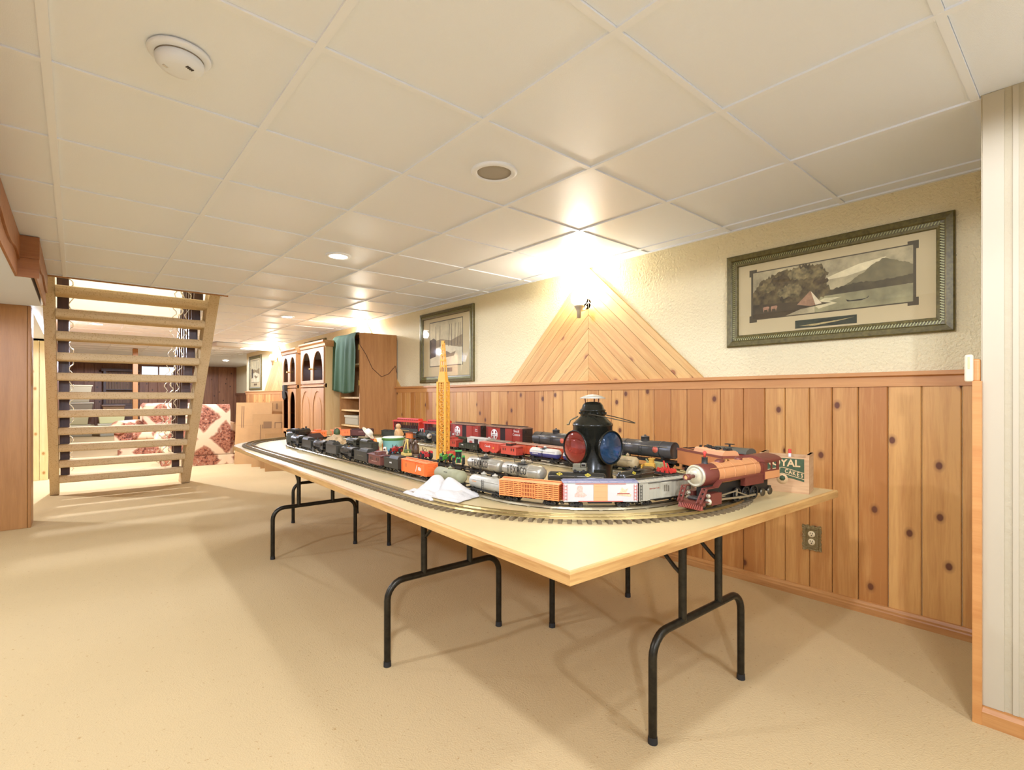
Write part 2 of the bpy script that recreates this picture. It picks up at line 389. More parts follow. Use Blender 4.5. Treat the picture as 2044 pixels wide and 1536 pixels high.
struct(MB().box(W-.02, W, .26, 13.3, H-.004, H+.004).build('trim_4', TEE), 'white wall angle at the ceiling edge')
# stairwell above the opening
sw = MB()
sw.box(SX0-.15, SX1+.15, SY1-.012, SY1+.12, H-.004, 3.4); sw.box(SX0-.15, SX0-.03, SY0-1.2, SY1, H+.02, 3.4); sw.box(SX1+.03, SX1+.15, SY0-1.2, SY1, H+.02, 3.4); sw.box(SX0-.15, SX1+.15, SY0-1.3, SY0-1.18, H+.06, 3.4)
sw.box(SX0-.15, SX1+.15, SY0-1.3, SY1+.1, 3.4, 3.5)
struct(sw.build('wall_stairwell', mat((232, 228, 214), .8)), 'cream stairwell walls above the opening')
struct(MB().box(SX0, SX1+.06, SY0-.012, SY0, H-.012, H+.05).build('trim_5', OAK), 'thin wood edge of the stair opening')
sl0 = thing('added_stairwell_light', 'added round glass fill light at the top of the stairwell, out of view', 'ceiling light', (.46, 6.6, 3.4))  # unseen lamp, added to brighten the stairwell walls
MB().lathe([(.0001, -.1), (.08, -.09), (.12, -.05), (.13, -.015), (.13, 0)], 24).build('glass_bowl', mat((255, 248, 230), .4, emit=4.), sl0)
lt_ = bpy.data.lights.new('added_stairwell_lamp', 'POINT'); lt_.energy = 26.; lt_.color = (1., .98, .95); lt_.shadow_soft_size = .1
lo_ = bpy.data.objects.new('added_stairwell_lamp', lt_); C.objects.link(lo_); lo_.parent = sl0; lo_.location = (0, 0, -.2)
# soffit on the left with a scalloped wooden valance
SZ = 1.885
so = MB().box(-4, -.292, -3.6, 9.2, SZ, H+.02); so.box(-.292, -.218, 4.505, 5.9, SZ, H+.02)
so = so.build('ceiling_soffit', WHITEW); struct(so, 'white dropped soffit left of the main ceiling')
def scallop(L, h, n):
    p = [(0, 0), (0, -h)]
    per = L/n
    for k in range(n):
        for q in range(1, 9):
            t = q/8; p.append(((k+t)*per, -h+.022*math.sin(PI*t)*(1 if k % 2 else -.6)))
    p.append((L, 0)); return p
va = thing('valance', 'stained pine valance boards with a scalloped edge on the soffit', 'valance', (-.29, 4.5, H))
def valance_y(x, y0, y1):
    L = y1-y0; n = max(1, round(L/.45))
    MB().box(x-.012, x, y0, y1, -.262, 0).build('back_board', VALW, va)
    MB().prism([(y0+a, b) for a, b in scallop(L, .155, n)], x, x+.012, 'x').build('scalloped_board', VALW, va)
valance_y(.012, -4.6, 0.0); valance_y(.102, .0, 1.30)
MB().box(.0, .114, -.012, 0, -.262, 0).build('back_board', VALW, va); MB().box(-.002, .116, -.022, -.012, -.14, 0).build('scalloped_board', VALW, va)
# pine clad post box on the left
pc = thing('panelled_column', 'knotty pine boxed column under the white soffit', 'column', (-.284, 5.95, 0))
MB().box(-.9, -.022, 0, .3, 0, SZ).build('core', PINE_COL, pc)
for a, b in ((-.215, -.024), (-.42, -.219), (-.63, -.424), (-.9, -.634)):
    bevel(MB().box(a, b, -.014, 0, 0, SZ).build('board', PINE_COL, pc), .003)
bevel(MB().box(-.022, 0, -.016, .3, 0, SZ).build('corner_board', PINE_COL, pc), .004)

# ------------------------------------------------------------------ ceiling fixtures
LENS = mat((255, 246, 225), .3, emit=14.)
def pot(x, y, k, z=H, soff=False):
    zz = SZ if soff else z
    o = thing('recessed_ceiling_light', None, 'ceiling light', (x, y, zz))
    MB().lathe([(.062, -.001), (.066, -.006), (.085, -.005), (.09, 0), (.09, .01), (.062, .01)], 28).build('trim_ring', TEE, o)
    MB().lathe([(.0001, -.001), (.0615, -.001), (.0615, .012), (.0001, .012)], 28).build('lens', LENS, o)
    l = bpy.data.lights.new('pot_lamp', 'SPOT'); l.energy = POT*k; l.color = (.9, .985, 1.24); l.spot_size = math.radians(178); l.spot_blend = .08; l.shadow_soft_size = .055
    lo = bpy.data.objects.new('pot_lamp', l); C.objects.link(lo); lo.parent = o; lo.location = (0, 0, -.07)
    return o
labs = {(1.458, 3.633): 'lit round recessed ceiling light above the model train table', (2.068, 6.83): 'lit recessed ceiling light beyond the table near the oak cabinets',
        (.238, 9.27): 'bright recessed ceiling light seen between the stair treads', (.238, .583): 'recessed ceiling light directly above the near carpet',
        (1.458, -.027): 'recessed ceiling light by the near end of the table', (-.98, 2.41): 'added soffit fill light over the left carpet, middle one',
        (-.98, -1.2): 'added soffit fill light behind the viewer on the left', (.848, -2.0): 'added ceiling fill light behind the viewer', (-.98, 4.2): 'added soffit fill light nearest the pine column',
        (-1.2, 7.2): 'added soffit fill light beyond the pine column', (1.458, 12.1): 'added ceiling fill light over the floral armchairs',
        (3.3, 16.5): 'added ceiling fill light in the far recess on the right', (1.0, 17.0): 'added ceiling fill light before the far basement window'}
for x, y, k in POTS:
    p = pot(x, y, k, soff=(x < -.3)); p['label'] = labs[(x, y)]; p['group'] = 'recessed ceiling lights'
sp = thing('ceiling_speaker', 'round grey recessed ceiling speaker grille near the table', 'speaker', (1.455, 1.81, H))
MB().lathe([(.078, -.001), (.082, -.007), (.1, -.006), (.106, 0), (.106, .01), (.078, .01)], 32).build('trim_ring', TEE, sp)
MB().lathe([(.0001, -.003), (.06, -.003), (.0775, -.001), (.0775, .01), (.0001, .01)], 32).build('grille', mat((172, 166, 154), .8, bump=(600., .5)), sp)
sd = thing('smoke_detector', 'white round smoke detector with handwritten date on the ceiling', 'smoke detector', (.238, 1.803, H), .6)
SDW = mat((226, 232, 240), .45)
MB().lathe([(.0001, 0), (.082, 0), (.082, -.006), (.076, -.012), (.066, -.014), (.0001, -.014)], 40).build('base_plate', SDW, sd)
MB().lathe([(.062, -.012), (.062, -.018), (.064, -.02), (.062, -.034), (.05, -.047), (.034, -.05), (.0001, -.051)], 40).build('cover', SDW, sd)
MB().lathe([(.0605, -.0135), (.0635, -.0135), (.0635, -.017), (.0605, -.017)], 40).build('vent_gap', mat((130, 122, 108), .7), sd)
sl = MB()
for k in range(4): sl.box(-.012+k*.006, -.009+k*.006, -.044, -.034, -.0512, -.049)
sl.build('slot', mat((70, 60, 50), .7), sd)
bevel(MB().cb(-.03, .02, -.05, .014, .008, .004).build('test_button', mat((205, 203, 196), .5), sd), .001)
fx = thing('fluorescent_fixture', 'surface mounted white fluorescent fixture at the far ceiling', 'ceiling light', (2.6, 11.0, H), .12)
bevel(MB().box(-.62, .62, -.15, .15, -.075, 0).build('housing', mat((196, 192, 184), .5), fx), .01)
MB().box(-.1, .6, -.13, .13, -.085, -.073).build('diffuser', mat((255, 250, 238), .4, emit=3.), fx)

# ------------------------------------------------------------------ wall: chevron panels, sconces
def chevron(yc, zb, label, group):
    o = thing('chevron_panel', label, 'wall panel', (W, yc, zb), 0, group)
    hw, hh = .97, H-zb-.002; n = 8.6; k = 0
    while k < n:
        t0 = k/n; t1 = min(1., (k+1)/n); g = .0018/hh
        for s in (1, -1):
            a, b = t0+(g if k else 0), t1-g
            th = .02
            # board lies in the wall plane: (y, z)
            p = [(s*.001, hh*a), (s*.001, hh*b), (s*hw*b, 0), (s*max(.001, hw*a), 0)]
            mb = MB(); ang = math.atan2(hh, hw)
            # build in a frame turned along the board so that the grain runs with it
            rot = Matrix.Rotation(s*(PI/2-ang), 4, 'X')
            q = [rot.inverted() @ Vector((0, y, z)) for y, z in p]
            mb.prism([(v.y, v.z) for v in q], -th, 0, 'x')
            ob = mb.build('board', PINE_TRI, o, None, (s*(PI/2-ang), 0, 0)); bevel(ob, .002)
        k += 1
    return o
GLOBE = mat((255, 244, 220), .35, emit=22.)
SILV = mat((190, 178, 150), .35, .3)
def sconce(y, z, label, k=1.):
    o = thing('wall_sconce', label, 'wall lamp', (W-.02, y, z), 0, 'wall sconces')
    MB().lathe([(.0001, -.012), (.05, -.012), (.05, -.004), (.042, 0), (.0001, 0)], 24, Matrix.Rotation(-PI/2, 4, 'Y')).build('back_plate', SILV, o)
    arm = [(-.005, 0, -.02), (-.03, 0, -.05), (-.06, 0, -.058), (-.085, 0, -.045), (-.092, 0, -.02)]
    MB().tube(arm, .007).build('arm', SILV, o)
    MB().lathe([(.0001, -.12), (.014, -.12), (.018, -.07), (.032, -.04), (.04, -.03), (.04, -.012), (.0001, -.012)], 20, Matrix.Translation((-.095, 0, 0))).build('holder', SILV, o)
    MB().lathe([(.03, -.014), (.055, .0), (.062, .03), (.058, .06), (.045, .085), (.04, .095)], 24, Matrix.Translation((-.095, 0, 0))).build('glass_shade', GLOBE, o)
    l = bpy.data.lights.new('sconce_lamp', 'POINT'); l.energy = SCONCE*k; l.color = (1., .93, .82); l.shadow_soft_size = .03
    lo = bpy.data.objects.new('sconce_lamp', l); C.objects.link(lo); lo.parent = o; lo.location = (-.095, 0, .115)
    return o
chevron(2.645, 1.238, 'pine chevron panel behind the near wall sconce', 'chevron wall panels')
chevron(6.70, 1.238, 'pine chevron panel whose tip shows above the oak cabinet', 'chevron wall panels')
chevron(10.77, 1.238, 'pine chevron panel beside the far framed picture', 'chevron wall panels')
sconce(2.66, 1.85, 'lit glass wall sconce on the near pine chevron')
sconce(6.70, 1.93, 'lit wall sconce hidden behind the draped cabinet')
sconce(10.8, 1.86, 'lit wall sconce on the far chevron above the cardboard', 1.2)
def glassmat(tint=(255, 255, 255), refl=1.45, rough=.02):
    m = bpy.data.materials.new('clear_glass'); m.use_nodes = True; nt = m.node_tree; nt.nodes.clear()
    o = N(nt, 'ShaderNodeOutputMaterial'); t = N(nt, 'ShaderNodeBsdfTransparent'); g = N(nt, 'ShaderNodeBsdfGlossy'); g.inputs['Roughness'].default_value = rough
    t.inputs[0].default_value = (*lin(tint), 1)
    fr = N(nt, 'ShaderNodeFresnel'); fr.inputs['IOR'].default_value = refl
    mx = N(nt, 'ShaderNodeMixShader'); ge = N(nt, 'ShaderNodeNewGeometry'); iv = N(nt, 'ShaderNodeMath', operation='SUBTRACT'); iv.inputs[0].default_value = 1.0; nt.links.new(ge.outputs['Backfacing'], iv.inputs[1]); mu = N(nt, 'ShaderNodeMath', operation='MULTIPLY'); nt.links.new(fr.outputs[0], mu.inputs[0]); nt.links.new(iv.outputs[0], mu.inputs[1]); nt.links.new(mu.outputs[0], mx.inputs[0]); nt.links.new(t.outputs[0], mx.inputs[1]); nt.links.new(g.outputs[0], mx.inputs[2]); nt.links.new(mx.outputs[0], o.inputs[0])
    return m
PANE = glassmat()
SMOKED = glassmat((176, 156, 128), 1.4)

# ------------------------------------------------------------------ framed pictures
FRG = mat((98, 88, 46), .35, .2, var=(60., .4)); FRG2 = mat((150, 146, 96), .4, .35); MATB = mat((196, 178, 132), .8); DKMAT = mat((84, 74, 48), .7)
def frame_ring(w, h, prof):          # mitred frame: prof = list of (inset, out) ; face looks along -x
    mb = MB(); v = []; n = len(prof)
    for i, o in prof:
        a, b = w/2-i, h/2-i
        v += [(-o, -a, -b), (-o, a, -b), (-o, a, b), (-o, -a, b)]
    f = []
    for k in range(n-1):
        for c in range(4):
            d = (c+1) % 4; f.append((k*4+c, k*4+d, (k+1)*4+d, (k+1)*4+c))
    return mb.add(v, f)
def picture(y, z, w, h, label, wide=True):
    o = thing('framed_picture', label, 'picture', (W, y, z))
    frame_ring(w, h, [(0, 0), (0, .022), (.006, .027), (.03, .03), (.036, .024), (.036, 0)]).build('outer_moulding', FRG, o)
    frame_ring(w-.072, h-.072, [(0, .0), (0, .02), (.016, .019), (.018, .023), (.03, .02), (.034, .012), (.034, 0)]).build('inner_moulding', FRG, o)
    rope = MB(); a, b = w/2-.046, h/2-.046; st = .0125
    def seg(y0, z0, y1, z1):
        L = math.hypot(y1-y0, z1-z0); n = int(L/st); dy, dz = (y1-y0)/L, (z1-z0)/L
        for k in range(n):
            c = (k+.5)*st; cy, cz = y0+dy*c, z0+dz*c
            rope.bar((-.022, cy-dy*.004-dz*.008, cz-dz*.004+dy*.008), (-.022, cy+dy*.004+dz*.008, cz+dz*.004-dy*.008), .0045, .0045)
    seg(-a, -b, a, -b); seg(a, -b, a, b); seg(a, b, -a, b); seg(-a, b, -a, -b)
    r = rope.build('rope_beading', FRG2, o); r['kind'] = 'stuff'
    iw, ih = w-.14, h-.14
    MB().box(-.008, -.004, -iw/2, iw/2, -ih/2, ih/2).build('mat_board', MATB, o)
    MB().box(-.0155, -.0145, -iw/2, iw/2, -ih/2, ih/2).build('glass', PANE, o)
    return o, iw, ih
def poly(o, pts, lay, m, name='print_shape', jit=0.):   # pts in picture coordinates seen from the front: u to the right, v up
    if jit:
        rr = random.Random(int(lay*10)); q = []
        for i, p in enumerate(pts):
            n = pts[(i+1) % len(pts)]; L = math.hypot(n[0]-p[0], n[1]-p[1]); k = max(1, int(L/.008)); q.append(p)
            for t in range(1, k):
                f = t/k; u, v = p[0]+(n[0]-p[0])*f, p[1]+(n[1]-p[1])*f
                edge = abs(abs(u)-U) < .004 or abs(v-v0+V) < .004
                q.append((u, v) if edge else (u, v+rr.uniform(-jit, jit)))
        pts = q
    mb = MB(); mb.prism([(-u, v) for u, v in pts], -.0085-lay*.00022, -.0083-lay*.00022, 'x'); return mb.build(name, m, o)
def P(c, var=.35, sc=9.): return mat(c, .7, var=(sc, var), key='print')
p1, iw, ih = picture(.975, 1.70, 1.085, .56, 'wide framed lakeside print with a tepee and canoe, olive green frame')
U, V = .385, .138; v0 = .018   # print half sizes and centre
def rect(a, b, c, d): return [(a, c), (b, c), (b, d), (a, d)]
poly(p1, rect(-U-.012, U+.012, v0-V-.006, v0+V+.006), 0, DKMAT, 'inner_mat')
for su in (-1, 1):
    for sv in (-1, 1): poly(p1, rect(su*U-.022, su*U+.022, v0+sv*V-.02, v0+sv*V+.02), .5, DKMAT, 'mat_corner')
poly(p1, rect(-U, U, v0-V, v0+V), 1, P((176, 162, 120), .45, 7.), 'print_sky')
poly(p1, [(-.03, v0+.03), (.06, v0+.06), (.16, v0+.09), (.28, v0+.105), (.22, v0+.06), (.1, v0+.035)], 2, P((222, 208, 160), .2, 12.))
poly(p1, [(.08, v0-.02), (.17, v0+.035), (.235, v0+.085), (.265, v0+.098), (.3, v0+.085), (.36, v0+.06), (U, v0+.045), (U, v0-.02)], 3, P((122, 112, 76), .3, 10.), 'print_mountain', .004)
poly(p1, [(-.05, v0-.045), (.05, v0-.02), (.14, v0-.006), (.26, v0-.012), (U, v0-.002), (U, v0-.05), (-.05, v0-.06)], 4, P((88, 78, 50), .45, 16.), 'print_hills', .004)
poly(p1, [(-.05, v0-.055), (U, v0-.048), (U, v0-V), (-.05, v0-V)], 5, P((150, 142, 100), .35, 8.), 'print_lake')
poly(p1, [(.0, v0-.066), (.08, v0-.07), (.02, v0-.085), (.06, v0-.1), (-.03, v0-.12), (-.06, v0-.09)], 5.5, P((206, 194, 146), .2, 20.))
for1 = [(-U, v0+.02), (-.33, v0+.085), (-.27, v0+.11), (-.2, v0+.125), (-.1, v0+.135), (-.02, v0+.125), (.02, v0+.07), (0, v0+.03), (.03, v0-.03), (-.01, v0-.06), (-.08, v0-.075), (-.2, v0-.08), (-U, v0-.07)]
poly(p1, for1, 6, P((96, 82, 48), .75, 26.), 'print_forest', .012)
for k_, (fx_, fy_, fw_) in enumerate(((-.3, .04, .05), (-.22, .07, .06), (-.13, .09, .06), (-.05, .08, .05), (-.02, .03, .04), (-.18, .0, .07))): poly(p1, [(fx_+fw_*math.cos(a_*PI/5), v0+fy_+fw_*.55*math.sin(a_*PI/5)) for a_ in range(10)], 6.2+k_*.1, P(((116, 102, 62), (84, 70, 40), (124, 110, 70))[k_ % 3], .7, 34.), 'print_tree', .009)
poly(p1, [(-U, v0-.055), (-.08, v0-.07), (.03, v0-.095), (-.12, v0-.11), (-.2, v0-V), (-U, v0-V)], 7, P((78, 66, 40), .35, 14.), 'print_bank')
poly(p1, [(-.14, v0-.084), (-.075, v0-.018), (-.07, v0-.018), (-.012, v0-.092), (-.07, v0-.1)], 8, P((158, 122, 88), .3, 40.), 'print_tepee')
poly(p1, [(-.068, v0-.02), (-.066, v0-.02), (-.014, v0-.092), (-.045, v0-.097)], 9, P((222, 206, 164), .15, 40.))
for hx in (-.31, -.265): poly(p1, [(hx-.018, v0-.084), (hx-.014, v0-.074), (hx+.014, v0-.072), (hx+.02, v0-.08), (hx+.015, v0-.088), (hx+.012, v0-.105), (hx+.008, v0-.09), (hx-.01, v0-.09), (hx-.012, v0-.106), (hx-.016, v0-.09)], 8, P((168, 128, 96), .3, 60.), 'print_horse')
poly(p1, [(.1, v0-.088), (.108, v0-.1), (.17, v0-.102), (.2, v0-.092), (.205, v0-.082), (.19, v0-.094), (.12, v0-.096)], 8, P((52, 46, 30), .2, 60.), 'print_canoe')
poly(p1, rect(-.15, .15, -.20, -.155), 1, P((58, 62, 40), .4, 14.), 'small_print')
poly(p1, [(-.13, -.186), (-.05, -.192), (.06, -.18), (.14, -.166), (.06, -.174), (-.06, -.182)], 2, P((176, 156, 100), .3, 60.))
def winter(o, iw, ih):
    U, V = .32, .245; v0 = .035
    poly(o, rect(-U-.01, U+.01, v0-V-.01, v0+V+.01), 0, DKMAT, 'inner_mat')
    poly(o, rect(-U, U, v0-V, v0+V), 1, P((196, 182, 138), .3, 5.), 'print_sky')
    poly(o, [(-U, v0+.02), (-.1, v0+.05), (.1, v0+.02), (U, v0+.07), (U, v0-.06), (-U, v0-.08)], 2, P((142, 122, 82), .3, 9.))
    poly(o, [(-U, v0-.06), (0, v0-.02), (U, v0-.07), (U, v0-V), (-U, v0-V)], 3, P((212, 198, 156), .18, 8.), 'print_snow')
    for k, x in enumerate((-.2, -.12, .06, .12, .18, .23, .28)): poly(o, [(x-.006, v0-.04), (x+.006, v0-.04), (x+.004+.01*(k % 3), v0+.2), (x-.002+.01*(k % 3), v0+.2)], 4, P((92, 76, 46), .3, 30.))
    poly(o, [(-U, v0-.16), (-.2, v0-.14), (-.19, v0+.04), (-.24, v0+.07), (-U, v0+.05)], 5, P((78, 62, 38), .4, 14.), 'print_cabin')
    poly(o, [(-.1, v0-.1), (.02, v0-.09), (.1, v0-.12), (.2, v0-.1), (.16, v0-.15), (0, v0-.16)], 5, P((128, 110, 74), .4, 14.))
    poly(o, rect(-.13, .13, -.285, -.24), 1, P((112, 92, 58), .4, 30.), 'small_print')
p2, a, b = picture(4.71, 1.672, 1.06, .80, 'framed sepia winter print beside the oak cabinet'); winter(p2, a, b)
p3, a, b = picture(12.5, 1.65, 1.0, .78, 'framed sepia print at the far end of the cream wall'); winter(p3, a, b)
p4, a, b = picture(8.72, 1.672, 1.0, .80, 'framed picture mostly hidden behind the arched oak cabinets'); winter(p4, a, b)
for o_ in (p2, p3, p4): o_['group'] = 'sepia framed prints'

# ------------------------------------------------------------------ outlet, corner device
ol = thing('wall_outlet', 'ornate brass outlet plate on the pine wainscot under the table end', 'outlet', (W-.0145, 1.036, .332))
BR = mat((150, 132, 88), .35, .8, bump=(160., .8))
mb = MB(); n = 64; pts = []
for k in range(n):
    a = 2*PI*k/n; ca, sa = math.cos(a), math.sin(a); q = 1/max(abs(ca)/.046, abs(sa)/.068); q *= 1+.045*math.sin(a*16)+.05*abs(math.sin(2*a))**6
    pts.append((q*ca, q*sa))
mb.prism(pts, -.006, 0, 'x'); mb.build('plate', BR, ol)
frame_ring(.075, .115, [(0, .005), (.003, .011), (.008, .011), (.012, .005)]).build('rim', BR, ol)
for s in (-1, 1):
    rc = MB(); rc.lathe([(.0001, .009), (.0165, .009), (.0175, .0075), (.0175, .004)], 22, Matrix.Translation((0, 0, s*.0215)) @ Matrix.Rotation(-PI/2, 4, 'Y')); rc = rc.build('receptacle', mat((236, 216, 168), .4), ol)
    sl = MB(); sl.box(-.0098, -.008, -.0075, -.0045, s*.0215+.001, s*.0215+.009); sl.box(-.0098, -.008, .0045, .0075, s*.0215+.001, s*.0215+.009); sl.cyl((-.0098, 0, s*.0215-.007), (-.008, 0, s*.0215-.007), .003, n=8)
    sl.build('slot', mat((60, 42, 26), .6), rc)
dv = thing('wall_control', 'small cream wall control on a pine block at the corner', 'wall control', (2.345, .275, 1.215))
bevel(MB().box(-.004, .03, -.012, .012, -.052, .03).build('wood_block', RAILW, dv), .008, 3)
bevel(MB().box(-.018, -.004, .004, .028, -.05, .045).build('housing', mat((214, 194, 160), .45), dv), .008, 3)
bevel(MB().box(-.02, -.016, .013, .018, -.005, .036).build('slider', mat((210, 180, 130), .5), dv), .001)

# ------------------------------------------------------------------ stairs
st = thing('staircase', 'open riser staircase wrapped in tan carpet, seen from beneath', 'staircase', (0, 0, 0))
A0, A1 = Vector((7.70, 0)), Vector((5.80, H+.1))
sl_ = (A1.y-A0.y)/(A1.x-A0.x)                     # negative
def yst(z): return A0.x+(z-A0.y)/sl_
LX, RX = (-.215, -.135), (1.03, 1.125)
for (x0, x1) in (LX, RX):
    mb = MB(); zt = 2.5
    mb.prism([(yst(0), 0), (yst(zt), zt), (yst(zt)+.24, zt), (yst(0)+.24, 0)], x0, x1, 'x')
    bevel(mb.build('stringer', STAIRC, st), .012, 3)
NT = 11
tp = []
zs = [.222+.1868*k for k in range(NT)]
for k, z in enumerate(zs):
    y = yst(z)+.005
    mb = MB(); mb.prism([(y, z-.03), (y+.004, z-.06), (y+.02, z-.07), (y+.25, z-.07), (y+.27, z-.05), (y+.275, z-.02), (y+.26, z+.005), (y+.015, z+.005)], LX[1]+.002, RX[0]-.002, 'x')
    bevel(mb.build('tread', STAIRC, st), .008, 2)
# railings: dark posts down each side with handrail
for nm, x, lab in (('stair_railing', -.075, 'dark wooden stair railing along the left stringer'), ('stair_railing', .955, 'dark wooden stair railing with tinsel along the right stringer')):
    r = thing(nm, lab, 'railing', (x, 0, 0), 0, 'stair railings')
    for k, z in enumerate(zs):
        y = yst(z)+.15; top = 1.0
        MB().box(-.05 if x < 0 else -.03, .03 if x < 0 else .05, y-.016, y+.016, z, z+top).build('baluster', DKWOOD, r)
    p = []
    MB().bar((0, yst(zs[0])+.17, zs[0]+1.0), (0, yst(zs[-1])+.17, zs[-1]+1.0), .06, .05).build('handrail', DKWOOD, r)
for x, lab, n in ((.9, 'silver tinsel garland hanging along the right stair railing', 3), (-.03, 'thin silver tinsel strand on the left stair railing', 1)):
    g = thing('tinsel_garland', lab, 'garland', (x, 0, 0))
    for q in range(n):
        pts = []; dx = -.05*q
        for k in range(120):
            z = .25+2.0*k/119; y = yst(z)+.32+.05*q
            pts.append((dx+.018*math.sin(k*.9+q), y+.012*math.cos(k*1.3), z+.006*math.sin(k*2.1)))
        MB().tube(pts, .005 if q != 1 else .007, 5).build('strand', mat((224, 220, 208), .25, .7), g)

# ------------------------------------------------------------------ far room furniture
FLOR = None
def floral():
    m, nt, b = nodes('floral_upholstery'); lk = nt.links.new
    b.inputs['Roughness'].default_value = .9
    tc = N(nt, 'ShaderNodeTexCoord'); mp = N(nt, 'ShaderNodeMapping'); mp.inputs['Scale'].default_value = (2.2, 2.2, 2.1); mp.inputs['Rotation'].default_value = (0, PI/4, 0)
    mp.inputs['Location'].default_value = (.25, 0, .1)
    lk(tc.outputs['Object'], mp.inputs['Vector'])
    ns = N(nt, 'ShaderNodeTexNoise', Scale=5., Detail=5.); lk(tc.outputs['Object'], ns.inputs['Vector'])
    sx = N(nt, 'ShaderNodeSeparateXYZ'); lk(mp.outputs[0], sx.inputs[0])
    outs = []
    for ax in ('X', 'Z'):
        a = N(nt, 'ShaderNodeMath', operation='MULTIPLY_ADD'); a.inputs[1].default_value = .35; lk(ns.outputs['Fac'], a.inputs[0]); lk(sx.outputs[ax], a.inputs[2])
        f = N(nt, 'ShaderNodeMath', operation='PINGPONG'); f.inputs[1].default_value = .5; lk(a.outputs[0], f.inputs[0]); outs.append(f)
    mn = N(nt, 'ShaderNodeMath', operation='MINIMUM'); lk(outs[0].outputs[0], mn.inputs[0]); lk(outs[1].outputs[0], mn.inputs[1])
    bandc = ramp_fac(nt, mn.outputs[0], [(.09, (226, 196, 158)), (.17, (150, 92, 66))])
    n2 = N(nt, 'ShaderNodeTexNoise', Scale=26., Detail=5., Roughness=.7); lk(tc.outputs['Object'], n2.inputs['Vector'])
    fl_ = ramp_fac(nt, n2.outputs['Fac'], [(.36, (74, 40, 26)), (.46, (132, 74, 50)), (.54, (186, 124, 92)), (.6, (120, 66, 44)), (.66, (232, 210, 176))])
    th = N(nt, 'ShaderNodeMapRange'); th.inputs['From Min'].default_value = .1; th.inputs['From Max'].default_value = .18; lk(mn.outputs[0], th.inputs['Value'])
    mi = N(nt, 'ShaderNodeMix', data_type='RGBA'); lk(th.outputs[0], mi.inputs['Factor']); lk(bandc, mi.inputs['A']); lk(fl_, mi.inputs['B'])
    lk(mi.outputs['Result'], b.inputs['Base Color']); return m
FLOR = floral()
def soft(o, w=.05, seg=4): 
    bevel(o, w, seg, 30)
    for p in o.data.polygons: p.use_smooth = True
    return o
def armchair(loc, rz, label, w=1.0):
    o = thing('armchair', label, 'armchair', loc, rz, 'floral armchairs')
    hw = w/2
    soft(MB().box(-hw, hw, -.42, .42, .12, .36).build('base', FLOR, o), .03)
    soft(MB().box(-hw+.19, hw-.19, -.47, .3, .34, .5).build('seat_cushion', FLOR, o), .06)
    mb = MB(); mb.prism([(.24, .34), (.46, .13), (.47, .86), (.42, .96), (.32, 1.0), (.2, .95), (.16, .85)], -hw+.06, hw-.06, 'x'); soft(mb.build('backrest', FLOR, o), .05)
    soft(MB().box(-hw+.12, hw-.12, .08, .3, .45, .98).build('back_cushion', FLOR, o), .08)
    for s in (-1, 1):
        soft(MB().box(s*hw-.1, s*hw+.1, -.42, .36, .2, .54).build('arm', FLOR, o), .04)
        MB().cyl((s*hw, -.46, .56), (s*hw, .34, .56), .12, n=20).build('arm_roll', FLOR, o)
    sk = MB(); n = 90; pts = []
    per = [(-hw-.02, -.44), (hw+.02, -.44), (hw+.02, .48), (-hw-.02, .48)]
    for k in range(4):
        a, b_ = per[k], per[(k+1) % 4]
        for q in range(24): t = q/24; pts.append((a[0]+(b_[0]-a[0])*t, a[1]+(b_[1]-a[1])*t, 0))
    n = len(pts); v = []
    for k, p in enumerate(pts):
        wv = .008*math.sin(k*1.7); v.append((p[0]*(1+wv), p[1]*(1+wv*1.5), .004)); 
    for p in pts: v.append((p[0], p[1], .16))
    sk.add(v, [(k, (k+1) % n, n+(k+1) % n, n+k) for k in range(n)], True); sk.build('skirt', FLOR, o)
    return o
armchair((1.56, 9.93, 0), math.radians(176), 'floral upholstered armchair turned away, right of the stairs', .98)
armchair((1.24, 11.6, 0), math.radians(-28), 'floral upholstered armchair facing the stairs, seen between the treads', 1.0)
ps = thing('wooden_post', 'square pine support post in the far room', 'post', (.98, 13.55, 0)); bevel(MB().box(-.045, .045, -.045, .045, 0, H).build('post_shaft', PINE_COL, ps), .006); bevel(MB().box(-.06, .06, -.06, .06, 0, .1).build('post_foot', PINE_COL, ps), .006)
hu = thing('dark_hutch', 'dark wooden hutch with slatted back at the far wall', 'hutch', (1.09, 19.95, 0))
MB().box(-.42, .42, -.22, .28, 0, .85).build('cabinet_body', DKWOOD, hu); MB().box(-.45, .45, -.25, .3, .85, .9).build('top', DKWOOD, hu)
for s in (-1, 1): MB().box(s*.4-.03, s*.4+.03, .0, .28, .9, 1.9).build('upright', DKWOOD, hu)
MB().box(-.48, .48, -.04, .3, 1.9, 1.98).build('cornice', DKWOOD, hu)
for k in range(11): MB().box(-.36+k*.068, -.32+k*.068, .22, .25, .9, 1.9).build('slat', mat((128, 98, 66), .6), hu)
MB().box(-.4, .4, .02, .26, 1.32, 1.35).build('shelf', DKWOOD, hu)
def bin_(loc, w, d, h, c, lc, label):
    o = thing('storage_bin', label, 'storage bin', loc, 0, 'plastic storage bins')
    mb = MB(); f = .9
    v = [(-w/2*f, -d/2*f, 0), (w/2*f, -d/2*f, 0), (w/2*f, d/2*f, 0), (-w/2*f, d/2*f, 0), (-w/2, -d/2, h), (w/2, -d/2, h), (w/2, d/2, h), (-w/2, d/2, h)]
    mb.add(v, [(0, 3, 2, 1), (4, 5, 6, 7), (0, 1, 5, 4), (1, 2, 6, 5), (2, 3, 7, 6), (3, 0, 4, 7)]); bevel(mb.build('tub', mat(c, .35), o), .02)
    bevel(MB().box(-w/2-.02, w/2+.02, -d/2-.02, d/2+.02, h-.01, h+.03).build('lid', mat(lc, .4), o), .01)
by = 18.6
z = 0.
